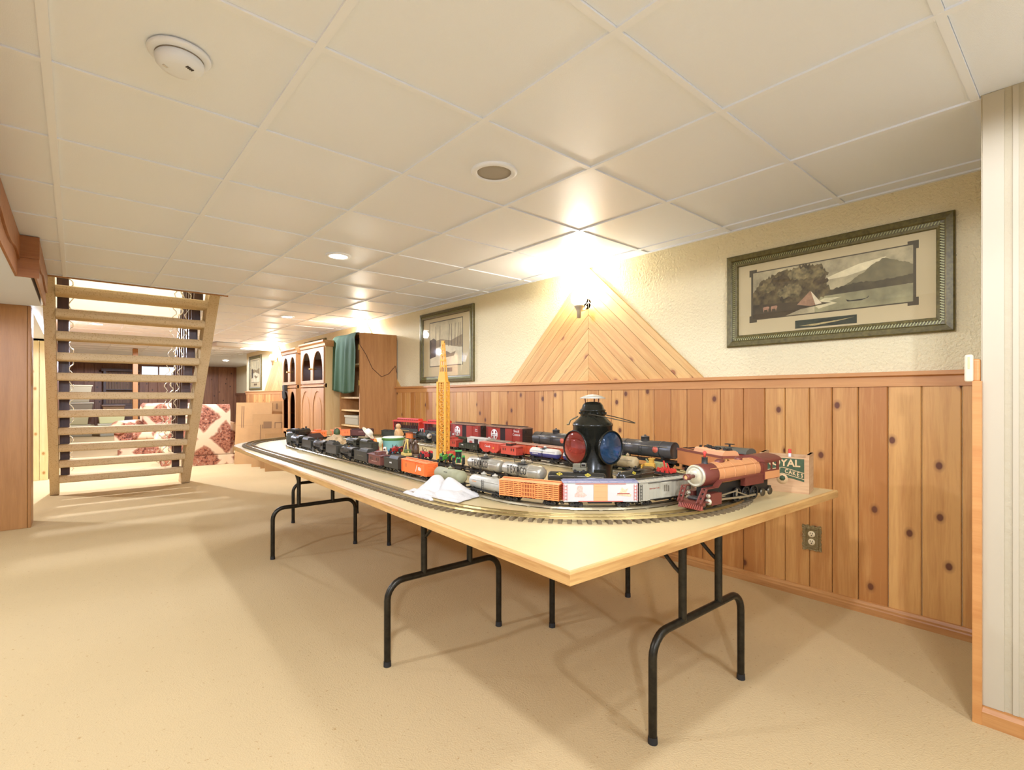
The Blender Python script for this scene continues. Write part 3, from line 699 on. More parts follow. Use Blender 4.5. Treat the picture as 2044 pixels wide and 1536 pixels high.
for i, (x, w, h, c, lc, lab) in enumerate([(-.02, .62, .3, (150, 140, 112), (196, 186, 150), 'wide clear storage bin at the bottom by the dark pine wall'),
        (-.06, .5, .26, (190, 180, 132), (168, 160, 130), 'cream storage bin second from the floor in the far stack'), (.0, .56, .3, (132, 118, 92), (190, 178, 150), 'brownish clear storage bin third in the far stack'),
        (-.03, .5, .22, (168, 156, 126), (206, 196, 160), 'grey clear storage bin fourth in the far stack'), (.0, .52, .2, (196, 184, 150), (214, 204, 168), 'pale storage bin on top of the far stack')]):
    bin_((x+.1, by, z), w, .45, h, c, lc, lab); z += h+.032
z = 0.
for i, (x, w, h, c, lc, lab) in enumerate([(.78, .62, .33, (156, 152, 132), (198, 192, 166), 'grey clear storage bin below the green lidded one'),
        (.76, .6, .28, (206, 204, 148), (132, 172, 62), 'pale storage bin with a bright green lid'), (.8, .5, .18, (120, 92, 62), (92, 66, 44), 'brown box on top of the green lidded bin')]):
    bin_((x+.02, by-.3, z), w, .45, h, c, lc, lab); z += h+.032
hk = thing('wall_hook', 'small black hook on the far pine wall', 'hook', (3.35, YF-.015, 1.98)); MB().cyl((0, 0, 0), (0, -.03, 0), .06, n=14).build('rose', BLACKM, hk); MB().tube([(0, -.03, 0), (0, -.1, -.02), (0, -.12, .04)], .02).build('prong', BLACKM, hk)

# ------------------------------------------------------------------ flattened cardboard
CARD = mat((180, 138, 86), .85, var=(6., .08)); CARDE = mat((206, 166, 120), .9); INK = mat((136, 102, 66), .9)
def carton(loc, rz, w, h, lean, t, label, marks=()):
    o = thing('flattened_carton', label, 'cardboard', loc, rz, 'flattened cartons')
    rx = -lean; 
    b = MB().box(-w/2, w/2, 0, t, 0, h).build('sheet', CARD, o, None, (rx, 0, 0))
    MB().box(-w/2, w/2, -.001, 0, h*.62, h*.622).build('crease', INK, b)
    for (u, v, uw, vh) in marks: MB().box(u-uw/2, u+uw/2, -.0012, 0, v-vh/2, v+vh/2).build('printed_mark', INK, b)
    return o
def rows(u, v, n, L, step=.028): return [(u+k*step, v, .014, L) for k in range(n)]
carton((2.225, 9.15, 0), math.radians(-30), .56, 1.02, .1, .03, 'tall flattened carton with printed lines at the left of the cardboard stack', rows(-.19, .78, 2, .36))
carton((2.78, 9.08, 0), math.radians(-22), .62, 1.04, .1, .03, 'tall flattened carton behind the others by the cabinet', [(-.2, .95, .03, .1), (.12, .95, .03, .12), (.22, .86, .1, .05)])
carton((2.36, 8.62, 0), math.radians(-25), .56, .84, .12, .05, 'flattened carton with a square printed symbol in the middle of the stack', rows(-.16, .45, 2, .44)+[(-.06, .66, .12, .12), (.1, .7, .11, .015), (.1, .6, .11, .015), (.05, .65, .015, .1), (.15, .65, .015, .1)])
carton((2.34, 8.42, 0), math.radians(-20), .36, .62, .14, .03, 'small flattened carton in front of the cabinets', rows(-.08, .4, 4, .2, .04))
carton((2.27, 8.05, 0), math.radians(-10), .28, .56, .12, .025, 'lowest flattened carton leaning beside the table end')

# ------------------------------------------------------------------ oak cabinets
BRASS = mat((206, 176, 104), .3, .85)
def arch(w, h, n=10):      # pointed arch outline centred on 0, from z=0
    p = [(-w/2, 0), (w/2, 0)]; s = h-w*.8
    for k in range(n+1): t = k/n; p.append((w/2*math.cos(t*PI/2)**.85 if k < n else 0., s+w*.8*math.sin(t*PI/2)**1.1))
    for k in range(n-1, -1, -1): t = k/n; p.append((-w/2*math.cos(t*PI/2)**.85, s+w*.8*math.sin(t*PI/2)**1.1))
    return p
def arch_door(o, y, z, w, h, glass, knob, slim=False, split=None):
    """door leaf in the plane x=front; outward is -x"""
    d = MB(); st_ = .042; aw = w-2*st_; ah = h-2*st_
    ar = arch(aw, ah)
    # frame: grid fill between the rectangle and the arch, as left/right halves
    n = len(ar); half = [p for p in ar[1:] if p[0] >= -1e-6]
    for s in (1, -1):
        pts = [(s*p[0], p[1]+st_) for p in half]
        out = [(s*w/2, 0)]+[(s*w/2, max(st_, p[1])) for p in pts[1:-1]]+[(s*w/2, h)]
        v = []; f = []
        k = min(len(pts), len(out))
        for q in range(k): v += [(0, out[q][0], out[q][1]), (0, pts[q][0], pts[q][1]), (-.02, out[q][0], out[q][1]), (-.02, pts[q][0], pts[q][1])]
        for q in range(k-1):
            a = q*4; b_ = a+4; f += [(a+2, a+3, b_+3, b_+2), (a+1, b_+1, b_+3, a+3), (a, a+2, b_+2, b_)]
        v += [(0, 0, h), (-.02, 0, h), (0, 0, 0), (-.02, 0, 0), (0, 0, st_), (-.02, 0, st_)]
        m_ = 4*k; e_ = 4*(k-1)
        f += [(e_+2, e_+3, m_+1), (m_+3, 2, 3, m_+5)]
        d.add(v, f)
    dd = d.build('door', OAK, o, (0, y, z))
    pm_ = MB().prism([(a, b_+st_) for a, b_ in arch(aw+.01, ah+.01)], -.012 if not glass else -.009, -.006, 'x')
    pm_.build('pane' if glass else 'panel', SMOKED if glass else OAK, dd)
    if not glass:
        MB().prism([(a*.78, b_*.9+st_+.03) for a, b_ in arch(aw, ah)], -.018, -.011, 'x').build('raised_panel', OAK, dd)
    if split: MB().box(-.02, 0, -aw/2, aw/2, st_+split, st_+split+.05).build('cross_rail', OAK_X, dd)
    MB().lathe([(.0001, .03), (.012, .028), (.014, .022), (.006, .012), (.008, 0)], 12, Matrix.Translation((-.02, knob*(w/2-.022), h*.42)) @ Matrix.Rotation(-PI/2, 4, 'Y')).build('knob', BRASS, dd)
    return dd
def hutch(x, y0, y1, zt, label, solid, name='oak_cabinet', xb=2.93, side=OAK):
    o = thing(name, label, 'cabinet', (x, (y0+y1)/2, 0), 0, 'arched oak cabinets'); w = y1-y0; dp = xb-x
    MB().box(0, dp, -w/2, -w/2+.02, 0, zt-.06).build('side_panel', side, o); MB().box(0, dp, w/2-.02, w/2, 0, zt-.06).build('side_panel', OAK, o)
    MB().box(dp-.012, dp, -w/2, w/2, 0, zt-.06).build('back_panel', OAK, o); MB().box(0, dp, -w/2+.02, w/2-.02, 0, .08).build('plinth', OAK, o)
    for z in (.5, .85, 1.22, 1.5): MB().box(.03, dp-.02, -w/2+.02, w/2-.02, z, z+.018).build('shelf', OAK_X, o)
    cr = MB(); cr.prism([(0, zt-.08), (-.015, zt-.07), (-.02, zt-.04), (-.045, zt-.02), (-.045, zt), (dp, zt), (dp, zt-.08)], -w/2-.03, w/2+.03, 'y'); cr.build('cornice', OAK_X, o)
    fr = MB(); fr.box(-.001, .02, -w/2, w/2, 1.235, 1.285); fr.prism([(0, 1.235), (-.022, 1.245), (-.022, 1.265), (0, 1.275)], -w/2, w/2, 'y'); fr.build('waist_rail', OAK_X, o)
    dw = (w-.012)/2
    for s in (-1, 1):
        arch_door(o, s*dw/2, 1.29, dw-.004, zt-.08-1.295, True, -s)
        arch_door(o, s*dw/2, .09, dw-.004, 1.235-.095, not solid, -s, split=.45)
    return o
hutch(2.45, 6.53, 7.42, 1.845, 'oak cabinet with solid arched lower doors in the middle', True, side=OAK_L)
hutch(2.45, 7.62, 8.26, 1.825, 'oak cabinet with glazed arched doors, far left of the three', False)
oc = thing('oak_shelf_cabinet', 'open oak shelf cabinet nearest the table, green cloth over it', 'cabinet', (2.60, 6.125, 0)); w = .59
for s in (-1, 1): MB().box(0, .49, s*w/2-.011, s*w/2+.011, 0, 1.89).build('side_panel', OAK, oc)
MB().box(.475, .487, -w/2, w/2, 0, 1.89).build('back_panel', OAK, oc); MB().box(0, .49, -w/2+.011, w/2-.011, 1.865, 1.89).build('top_panel', OAK_X, oc)
for z in (.1, .55, .74, .93, 1.09, 1.5): MB().box(.01, .475, -w/2+.012, w/2-.012, z, z+.02).build('shelf', OAK_L, oc)
for z in (1.68, 1.25): MB().box(-.012, .004, -w/2+.0, -w/2+.02, z, z+.06).build('hinge', BRASS, oc)
bx = thing('archive_box', 'grey cardboard box on the open cabinet shelf', 'box', (2.72, 6.12, .762)); bevel(MB().box(-.1, .2, -.2, .2, 0, .1).build('carton', mat((170, 158, 128), .8), bx), .006); MB().box(-.105, .205, -.205, .205, .09, .115).build('lid', mat((184, 172, 140), .8), bx)
# green cloth
cl = MB(); nu, nv = 40, 34; v = []; x0c = 2.585
for j in range(nv+1):
    for i in range(nu+1):
        u = i/nu; t = j/nv
        y = 5.86+u*.70; drop = t*.86
        fold = .018*math.sin(u*15+.6*math.sin(t*3))+.01*math.sin(u*31+1)
        if drop < .14: x, z = 2.70-drop*.86, 1.897+.004*math.sin(u*9)
        else:
            z = 1.895-(drop-.14)*(1+.03*math.sin(u*5)); k = min(1, (drop-.14)/.2); x = 2.578-.028*min(1, k*3)+fold*k-.02*t
        if u > .86: y += -.04*(t-.3)*0
        v.append((x, y+.03*(t-.5)*math.sin(u*3), z))
f = [(j*(nu+1)+i, j*(nu+1)+i+1, (j+1)*(nu+1)+i+1, (j+1)*(nu+1)+i) for j in range(nv) for i in range(nu)]
cl.add(v, f, True); o = cl.build('green_cloth', mat((58, 84, 52), .85, bump=(90., .2))); m_ = o.modifiers.new('thick', 'SOLIDIFY'); m_.thickness = .004
tag(o, 'dark green cloth hanging over the front of the open oak cabinet', 'cloth')
cd = MB().tube([(2.598, 5.825, 1.82), (2.6, 5.818, 1.74), (2.68, 5.816, 1.62), (2.76, 5.816, 1.46), (2.88, 5.816, 1.36), (2.98, 5.816, 1.4), (3.07, 5.816, 1.5), (3.085, 5.81, 1.42)], .004, 6).build('power_cord', mat((88, 56, 36), .6)); tag(cd, 'thin brown cord drooping across the oak cabinet side', 'cord')
gl = thing('hanging_glove', 'dark fabric glove hung on the far glazed cabinet door', 'glove', (2.41, 8.06, 1.26))
for k in range(5): MB().tube([(0, -.03+k*.015, 0), (-.02, -.045+k*.022, -.08), (-.01, -.06+k*.03, -.17-.02*(k % 2))], .012, 6).build('finger', mat((52, 48, 36), .8), gl)
bevel(MB().box(-.03, .02, -.05, .05, -.06, .03).build('cuff', mat((58, 52, 38), .8), gl), .015)

# ------------------------------------------------------------------ the train table
TZ = .705
tb = thing('train_table', 'long pale plywood table with rounded far end and folding metal legs', 'table', (0, 0, 0))
out = [(.868, .80), (2.527, .743), (2.60, 4.55)]
NA = 28
for k in range(1, NA): a = PI*k/NA; out.append((1.79+.81*math.cos(a), 4.55+.74*math.sin(a)))
out.append((.985, 4.55))
def inset(poly, d):
    n = len(poly); r = []
    for i in range(n):
        a, b, c = Vector(poly[i-1]), Vector(poly[i]), Vector(poly[(i+1) % n])
        e1 = (b-a).normalized(); e2 = (c-b).normalized(); n1 = Vector((-e1.y, e1.x)); n2 = Vector((-e2.y, e2.x))
        m = (n1+n2).normalized(); r.append(tuple(b+m*(d/max(.3, m.dot(n1)))))
    return r
ins = inset(out, .012)
MB().prism(ins, TZ-.026, TZ).build('top_board', TABTOP, tb)
MB().prism(inset(out, .02), TZ-.037, TZ-.0262).build('under_board', mat((222, 188, 140), .6, var=(8., .08)), tb)
def band(seq, name, m):
    mb = MB(); v = []; f = []
    for (o_, i_) in seq:
        v += [(o_[0], o_[1], TZ-.03), (o_[0], o_[1], TZ-.004), (o_[0]+(i_[0]-o_[0])*.35, o_[1]+(i_[1]-o_[1])*.35, TZ+.0012), (i_[0], i_[1], TZ+.0012), (i_[0], i_[1], TZ-.03)]
    for k in range(len(seq)-1):
        for q in range(5): f.append((k*5+q, k*5+(q+1) % 5, (k+1)*5+(q+1) % 5, (k+1)*5+q))
    mb.add(v, f); mb.build(name, m, tb)
pr = list(zip(out, ins)); n_ = len(out)
band([pr[0], pr[1]], 'edge_banding', EDGEX); band([pr[1], pr[2]], 'edge_banding', EDGEW); band([pr[n_-1], pr[0]], 'edge_banding', EDGEW); band(pr[2:n_], 'edge_banding', EDGEX)
def legset(xc, y, sgn, hs=.292):
    zc, rr = .345, .075; pts = [(-hs, 0, 0), (-hs, 0, zc-rr)]
    for k in range(1, 7): a = PI/2*k/6; pts.append((-hs+rr-rr*math.cos(a), 0, zc-rr+rr*math.sin(a)))
    pts += [(-p[0], 0, p[2]) for p in reversed(pts)]
    e_ = MB().tube(pts, .0138, 10).build('leg_frame', LEGM, tb, (xc, y, 0), (0, 0, -.025))
    for s in (-1, 1):
        MB().cyl((s*.12, 0, zc), (s*.12, 0, TZ-.037), .0138, n=12).build('upright', LEGM, e_)
        MB().tube([(s*.12, 0, .5), (s*.12, sgn*.028, .52), (s*.12, sgn*.17, TZ-.06), (s*.12, sgn*.2, TZ-.037)], .007, 6).build('brace', LEGM, e_)
        MB().cyl((s*hs, 0, 0), (s*hs, 0, .022), .016, .015, n=12).build('rubber_foot', mat((30, 28, 24), .7), e_)
    MB().cyl((-.12, sgn*.12, TZ-.1), (.12, sgn*.12, TZ-.1), .0018, n=6).build('lock_wire', LEGM, e_)
for a in ((1.70, .93, 1), (1.27, 1.915, -1), (2.04, 1.72, 1), (1.317, 3.69, 1), (2.075, 3.47, -1), (1.75, 4.64, -1)): legset(*a)

# ------------------------------------------------------------------ tracks
def spline(cp, n=400):
    k = len(cp); pts = []
    for i in range(k):
        p0, p1, p2, p3 = [Vector(cp[(i+q-1) % k]) for q in range(4)]
        for s in range(24):
            t = s/24; pts.append(.5*((2*p1)+(-p0+p2)*t+(2*p0-5*p1+4*p2-p3)*t*t+(-p0+3*p1-3*p2+p3)*t**3))
    return resample(pts, n)
def resample(pts, n):
    k = len(pts); L = [0.]
    for i in range(k): L.append(L[-1]+(pts[(i+1) % k]-pts[i]).length)
    T = L[-1]; r = []; j = 0
    for q in range(n):
        s = T*q/n
        while L[j+1] < s: j += 1
        t = (s-L[j])/(L[j+1]-L[j]); r.append(pts[j].lerp(pts[(j+1) % k], t))
    return r, T
def loop(xl0, xl1, xr0, xr1, cn, rn, cf, rf, n):
    """rounded loop: left side, near arc (centre, radii), right side, far arc"""
    pts = []
    for k in range(16): t = k/16; pts.append(Vector((xl1+(xl0-xl1)*t, cf[1]+(cn[1]-cf[1])*t)))
    for k in range(28): a = PI+PI*k/28; pts.append(Vector((cn[0]+(rn[0] if a < 1.5*PI else rn[2])*math.cos(a), cn[1]+rn[1]*math.sin(a))))
    for k in range(16): t = k/16; pts.append(Vector((xr0+(xr1-xr0)*t, cn[1]+(cf[1]-cn[1])*t)))
    for k in range(28): a = PI*k/28; pts.append(Vector((cf[0]+(rf[0] if a < .5*PI else rf[2])*math.cos(a), cf[1]+rf[1]*math.sin(a))))
    return resample(pts, n)
PG, LG = loop(1.030, 1.068, 2.468, 2.515, (1.80, 1.68), (.77, .785, .668), (1.79, 4.42), (.725, .76, .722), 380)
PF, LF = loop(1.262, 1.335, 2.235, 2.31, (1.752, 1.56), (.49, .497, .483), (1.82, 4.28), (.49, .49, .485), 300)
PI_, LI = loop(1.555, 1.61, 2.142, 2.19, (1.85, 1.62), (.295, .31, .292), (1.90, 3.86), (.29, .3, .29), 220)
def frame(path, T, s):
    n = len(path); q = (s/T*n) % n; i = int(q); p = path[i].lerp(path[(i+1) % n], q-i); return p
def nearest(path, T, x, y):
    n = len(path); i = min(range(n), key=lambda k: (path[k]-Vector((x, y))).length); return i/n*T
GZ, OZ = TZ+.0185, TZ+.013
RAILB = mat((150, 128, 78), .35, .8); RAILS = mat((176, 164, 132), .3, .8); RAILM = mat((112, 96, 66), .45, .6)
TIEM = mat((108, 90, 60), .7); TIEO = mat((150, 138, 104), .5, .4)
def track(name, label, path, T, g, top, ties, tsz, rm, tm_, third=False):
    o = thing(name, label, 'toy track')
    P3 = [(p.x, p.y, top) for p in path]; w = .0026 if not third else .0034; h = top-TZ-tsz[2]
    for s in ((-g, g) if not third else (-g, 0, g)):
        MB().sweep(P3, [(s-w/2, 0), (s-w, -.0018), (s-w/3, -.003), (s-w*1.3, -h), (s+w*1.3, -h), (s+w/3, -.003), (s+w, -.0018), (s+w/2, 0)]).build('rail', rm if s or not third else RAILM, o)
    me = MB().prism([(-tsz[1]/2, 0), (tsz[1]/2, 0), (tsz[1]/2*.8, tsz[2]), (-tsz[1]/2*.8, tsz[2])], -tsz[0]/2, tsz[0]/2, 'y').mesh('tie')
    L = []
    for k in range(ties):
        s = T*k/ties; p = frame(path, T, s); q = frame(path, T, s+.01); a = math.atan2(q.y-p.y, q.x-p.x); L.append((p.length, p, a))
    L.sort(key=lambda t: t[0])
    for d, p, a in L[:300]: link('tie', me, tm_, o, (p.x, p.y, TZ), (0, 0, a))
    if len(L) > 300:
        mb = MB()
        for d, p, a in L[300:]: mb.cb(0, 0, tsz[2]/2, tsz[1], tsz[0], tsz[2], Matrix.Translation((p.x, p.y, TZ)) @ Matrix.Rotation(a, 4, 'Z'))
        r = mb.build('far_ties', tm_, o); r['kind'] = 'stuff'
    return o
track('garden_scale_track', 'large gauge toy track with dark ties along the table edge', PG, LG, .0225, GZ, int(LG/.0305), (.098, .0145, .0095), RAILB, TIEM)
track('tinplate_track', 'outer tinplate three rail track carrying the front row of cars', PF, LF, .016, OZ, int(LF/.085), (.052, .013, .004), RAILS, TIEO, True)
track('tinplate_track', 'inner tinplate three rail track around the old signal lantern', PI_, LI, .016, OZ, int(LI/.085), (.052, .013, .004), RAILS, TIEO, True)

# ------------------------------------------------------------------ rolling stock
class SC: pass
O = SC(); O.g, O.r, O.zf, O.tl, O.u = .016, .0082, .021, .05, 1.
G = SC(); G.g, G.r, G.zf, G.tl, G.u = .0225, .0145, .040, .082, 1.75
TRK = mat((46, 42, 34), .5, .3); WHL = mat((92, 84, 66), .35, .7); COUP = mat((70, 64, 52), .4, .6)
WC = {}
def wheelset(sc):
    if sc not in WC:
        b = MB()
        for s in (-1, 1):
            b.lathe([(.0001, s*(sc.g-.002)), (sc.r+.0016, s*(sc.g-.002)), (sc.r+.0016, s*(sc.g-.0008)), (sc.r, s*(sc.g-.0008)), (sc.r, s*(sc.g+.0035)), (sc.r*.75, s*(sc.g+.0035)), (sc.r*.6, s*(sc.g+.0022)), (.0001, s*(sc.g+.0028))], 14, Matrix.Rotation(PI/2, 4, 'X'))
        b.cyl((0, -sc.g, 0), (0, sc.g, 0), .0014*sc.u, n=6); WC[sc] = b.mesh('wheelset')
    return WC[sc]
TC = {}
def truckmesh(sc):
    if sc not in TC:
        b = MB(); u = sc.u; h = sc.tl/2; y = sc.g+.0048; r = sc.r
        for s in (-1, 1):
            b.prism([(-h, r*.7), (-h*.8, r*1.6), (-h*.35, r*1.25), (0, r*1.75), (h*.35, r*1.25), (h*.8, r*1.6), (h, r*.7), (h*.75, r*.55), (h*.3, r*.62), (0, r*.25), (-h*.3, r*.62), (-h*.75, r*.55)], s*y-.0018*u, s*y+.0018*u, 'y')
            for q in (-1, 1): b.cyl((q*h*.62, s*y, r), (q*h*.62, s*(y+.0042*u), r), .0036*u, .003*u, n=8)
            for q in (-.12, .12): b.cyl((q*h*1.2, s*(y+.002*u), r*.6), (q*h*1.2, s*(y+.002*u), r*1.4), .0022*u, n=6)
        b.box(-.006*u, .006*u, -y, y, r*1.1, r*1.7); b.cyl((0, 0, r*1.5), (0, 0, sc.zf), .005*u, n=8); TC[sc] = b.mesh('truck')
    return TC[sc]
CPM = {}
def coupler(sc, root, x, s):
    if sc not in CPM:
        b = MB(); u = sc.u; z = sc.zf*.55
        b.box(-.022*u, 0, -.002*u, .002*u, z, z+.003*u); b.prism([(0, -.004*u), (.007*u, -.006*u), (.009*u, 0), (.006*u, .002*u), (.006*u, .006*u), (0, .005*u)], z-.003*u, z+.005*u, 'z'); CPM[sc] = b.mesh('coupler')
    link('coupler', CPM[sc], COUP, root, (x, 0, 0), (0, 0, 0 if s > 0 else PI))
def trucks(root, sc, L, k=.32, coup=True):
    for s in (-1, 1):
        t = link('truck', truckmesh(sc), TRK, root, (s*L*k, 0, 0))
        for q in (-1, 1): link('wheelset', wheelset(sc), WHL, t, (q*sc.tl*.31, 0, sc.r))
        if coup: coupler(sc, root, s*(L/2), s)
def put(path, T, x, y, top, L, name, label, cat, flip=False, group=None, k=.32):
    s = nearest(path, T, x, y); a = frame(path, T, s-L*k); b = frame(path, T, s+L*k)
    if flip: a, b = b, a
    m = (a+b)/2
    return thing(name, label, cat, (m.x, m.y, top), math.atan2(b.y-a.y, b.x-a.x), group)
def F_(x, y, L, name, label, cat='train car', flip=False, k=.32): return put(PF, LF, x, y, OZ, L, name, label, cat, flip, None, k)
def I_(x, y, L, name, label, cat='train car', flip=False, k=.32): return put(PI_, LI, x, y, OZ, L, name, label, cat, flip, None, k)
def G_(x, y, L, name, label, cat='train car', flip=False, k=.32): return put(PG, LG, x, y, GZ, L, name, label, cat, flip, None, k)
SIDE = ((-1, (PI/2, 0, 0)), (1, (PI/2, 0, PI)))
def ticks(root, m, x, z, w, h, n, W_, name='lettering'):     # worn stencilling too small to read
    for s, r in SIDE:
        b = MB(); rr = random.Random(int(x*1e4)+n)
        for k in range(n):
            xx = -w/2+w*(k+.5)/n; b.box(xx-w/n*.33, xx+w/n*.33, -.0005, .0, -h/2*rr.uniform(.6, 1), h/2*rr.uniform(.6, 1))
        b.build(name, m, root, (x if s < 0 else -x, s*W_, z), (0, 0, 0 if s < 0 else PI))
WHITE = mat((232, 226, 212), .6); YEL = mat((220, 196, 60), .5); DARK = mat((40, 36, 30), .55)
def roof(root, sc, L, Wd, z, m, walk=None, ov=.003, rise=.006, ribs=0):
    u = sc.u; b = MB(); b.prism([(-Wd/2-ov, z), (Wd/2+ov, z), (Wd/2+ov, z+.0015*u), (0, z+rise*u), (-Wd/2-ov, z+.0015*u)], -L/2-ov, L/2+ov, 'x')
    for k in range(ribs):
        x = -L/2+L*(k+.5)/ribs; b.prism([(-Wd/2-ov, z+.0015*u), (0, z+rise*u), (Wd/2+ov, z+.0015*u), (Wd/2+ov, z+.003*u), (0, z+(rise+.0018)*u), (-Wd/2-ov, z+.003*u)], x-.0009*u, x+.0009*u, 'x')
    o = b.build('roof', m, root)
    if walk: MB().box(-L/2, L/2, -.006*u, .006*u, z+(rise+.0015)*u, z+(rise+.003)*u).build('roof_walk', walk, root)
    return o
def ladder(root, x, s, Wd, z0, z1, m, w=.009, n=5, name='ladder'):
    b = MB(); y = s*(Wd/2+.0018)
    for q in (-1, 1): b.box(x+q*w/2-.0006, x+q*w/2+.0006, y-.0007, y+.0007, z0, z1)
    for k in range(n): z = z0+(z1-z0)*(k+.5)/n; b.box(x-w/2, x+w/2, y-.0006, y+.0006, z-.0006, z+.0006)
    b.build(name, m, root)
def boxcar(root, sc, L, Hb, c, roofc=None, doorc=None, endc=None, Wd=None, ribs=6, door_open=0., walk=None, grooves=0, dw=.2):
    u = sc.u; Wd = Wd or .062*(1 if u == 1 else 1.65); z0, z1 = sc.zf, sc.zf+Hb
    cm = mat(c, .5, bump=(60., .04)); b = MB().box(-L/2, L/2, -Wd/2, Wd/2, z0, z1)
    for k in range(grooves):
        x = -L/2+L*(k+.5)/grooves
        if abs(x) > L*dw/2+.004:
            for s in (-1, 1): b.box(x-.0008*u, x+.0008*u, s*Wd/2-.0009*u, s*Wd/2+.0009*u, z0+.002, z1-.002)
    b.build('body', cm, root)
    em = mat(endc or c, .5)
    for s in (-1, 1):
        e = MB().box(s*L/2-.0005, s*L/2+.0007, -Wd/2+.001, Wd/2-.001, z0, z1-.001)
        for k in range(ribs): z = z0+Hb*(k+.6)/(ribs+.3); e.box(s*(L/2+.0005)-.0016*u, s*(L/2+.0005)+.0016*u, -Wd/2+.004, Wd/2-.004, z-.0016*u, z+.0016*u)
        e.build('end_panel', em, root)
        b2 = MB(); b2.lathe([(.0065*u, -.0006), (.0085*u, -.0006), (.0085*u, .0006), (.0065*u, .0006)], 14, Matrix.Translation((s*(L/2+.006*u), .014*u, z1-.012*u)) @ Matrix.Rotation(PI/2, 4, 'Y')); b2.box(s*L/2, s*(L/2+.006*u), .013*u, .015*u, z1-.013*u, z1-.011*u); b2.build('brake_wheel', em, root)
        for t in (-1, 1): ladder(root, s*(L/2-.008*u), t, Wd, z0+.004, z1-.006, em, .009*u)
    dm = mat(doorc or c, .5)
    for s in (-1, 1):
        dx = -s*L*door_open
        if door_open: MB().box(-L*dw/2, L*dw/2, s*Wd/2-.0003, s*(Wd/2)+s*.0004, z0+.004, z1-.004).build('door_opening', mat((46, 26, 20), .8), root)
        d = MB().box(dx-L*dw/2, dx+L*dw/2, s*Wd/2-s*.0002, s*(Wd/2+.0022*u), z0+.003, z1-.004)
        for k in range(3): z = z0+Hb*(k+.8)/3.4; d.box(dx-L*dw/2+.001, dx+L*dw/2-.001, s*(Wd/2+.002*u)-.0007, s*(Wd/2+.002*u)+.0007, z-.0007, z+.0007)
        d.build('door', dm, root); MB().box(-L*.34, L*.34, s*Wd/2, s*(Wd/2+.003*u), z1-.0045, z1-.003).build('door_track', em, root); MB().box(-L*.3, L*.3, s*Wd/2, s*(Wd/2+.003*u), z0+.001, z0+.003).build('door_track', em, root)
    roof(root, sc, L, Wd, z1, mat(roofc or c, .5), mat(walk or roofc or c, .6), ribs=ribs+3)
    MB().box(-L*.46, L*.46, -.008*u, .008*u, sc.r*1.9, z0).build('underframe', TRK, root); MB().box(-L*.16, L*.16, -Wd*.36, Wd*.36, z0-.008*u, z0).build('brake_gear', TRK, root)
    trucks(root, sc, L); return Wd
def tankcar(root, sc, L, r, c, zc=None, domes=((0., .4, .35),), bands=(-.36, .36), under=(46, 42, 34), rail=True, flat_end=False, bandc=None, rough=.4, metal=0., frame_=True, c2=None):
    u = sc.u; zc = zc or sc.zf+r*.92; m = mat(c, rough, metal, var=(30., .12)); X = Matrix.Translation((0, 0, zc)) @ Matrix.Rotation(PI/2, 4, 'Y')
    h = L/2*.95; ed = r*(.18 if flat_end else .45)
    prof = [(.0001, -h), (r*.55, -h+ed*.1), (r*.85, -h+ed*.4), (r, -h+ed), (r, h-ed), (r*.85, h-ed*.4), (r*.55, h-ed*.1), (.0001, h)]
    if flat_end: prof = [(.0001, -h+.004), (r*.9, -h+.004), (r*.93, -h), (r, -h), (r, h), (r*.93, h), (r*.9, h-.004), (.0001, h-.004)]
    if c2:
        for cc, a0, nm in ((c, 0, 'tank_upper'), (c2, PI, 'tank_lower')):
            MB().lathe(prof, 16, X @ Matrix.Rotation(-PI/2+a0 if False else a0+PI/2, 4, 'Z'), True, PI).build(nm, mat(cc, rough, metal, var=(30., .08)), root)
    else: MB().lathe(prof, 28, X).build('tank', m, root)
    for x in bands:
        MB().lathe([(r, -.0018*u), (r*1.025, -.0018*u), (r*1.025, .0018*u), (r, .0018*u)], 28, Matrix.Translation((x*L, 0, zc)) @ Matrix.Rotation(PI/2, 4, 'Y')).build('tank_band', mat(bandc or c, .5), root)
    for (x, dr, dh) in domes:
        d = MB(); d.lathe([(r*dr, -r*.3), (r*dr, r*dh), (r*dr*1.04, r*dh), (r*dr*1.0, r*(dh+.08)), (r*dr*.6, r*(dh+.16)), (.0001, r*(dh+.18))], 18, Matrix.Translation((x*L, 0, zc+r*.95))); d = d.build('dome', m, root)
        MB().cyl((x*L, 0, zc+r*(.95+dh+.15)), (x*L, 0, zc+r*(.95+dh+.3)), r*.14, n=8).build('valve', mat(c, .5), d)
    if rail:
        for s in (-1, 1):
            MB().tube([(-h*.93, s*r*1.06, zc+r*.42), (h*.93, s*r*1.06, zc+r*.42)], .0009*u, 6).build('handrail', mat((150, 140, 118), .4, .5), root)
        ladder(root, 0, -1, 2*r, sc.zf, zc+r*.6, TRK, .01*u); ladder(root, 0, 1, 2*r, sc.zf, zc+r*.6, TRK, .01*u)
    um = mat(under, .5, .2)
    f = MB(); f.box(-L/2, L/2, -.007*u, .007*u, sc.zf-.007*u, sc.zf+.002)
    for s in (-1, 1): f.box(s*L/2-.012*u, s*L/2, -r*.95, r*.95, sc.zf-.004*u, sc.zf); f.box(-L/2, L/2, s*r*.95-.0015*u, s*r*.95+.0015*u, sc.zf-.004*u, sc.zf)
    for s in (-1, 1): f.prism([(-r*.7, sc.zf), (r*.7, sc.zf), (r*.75, zc-r*.5), (-r*.75, zc-r*.5)], s*L*.33-.004*u, s*L*.33+.004*u, 'x')
    f.build('underframe', um, root); trucks(root, sc, L); return zc
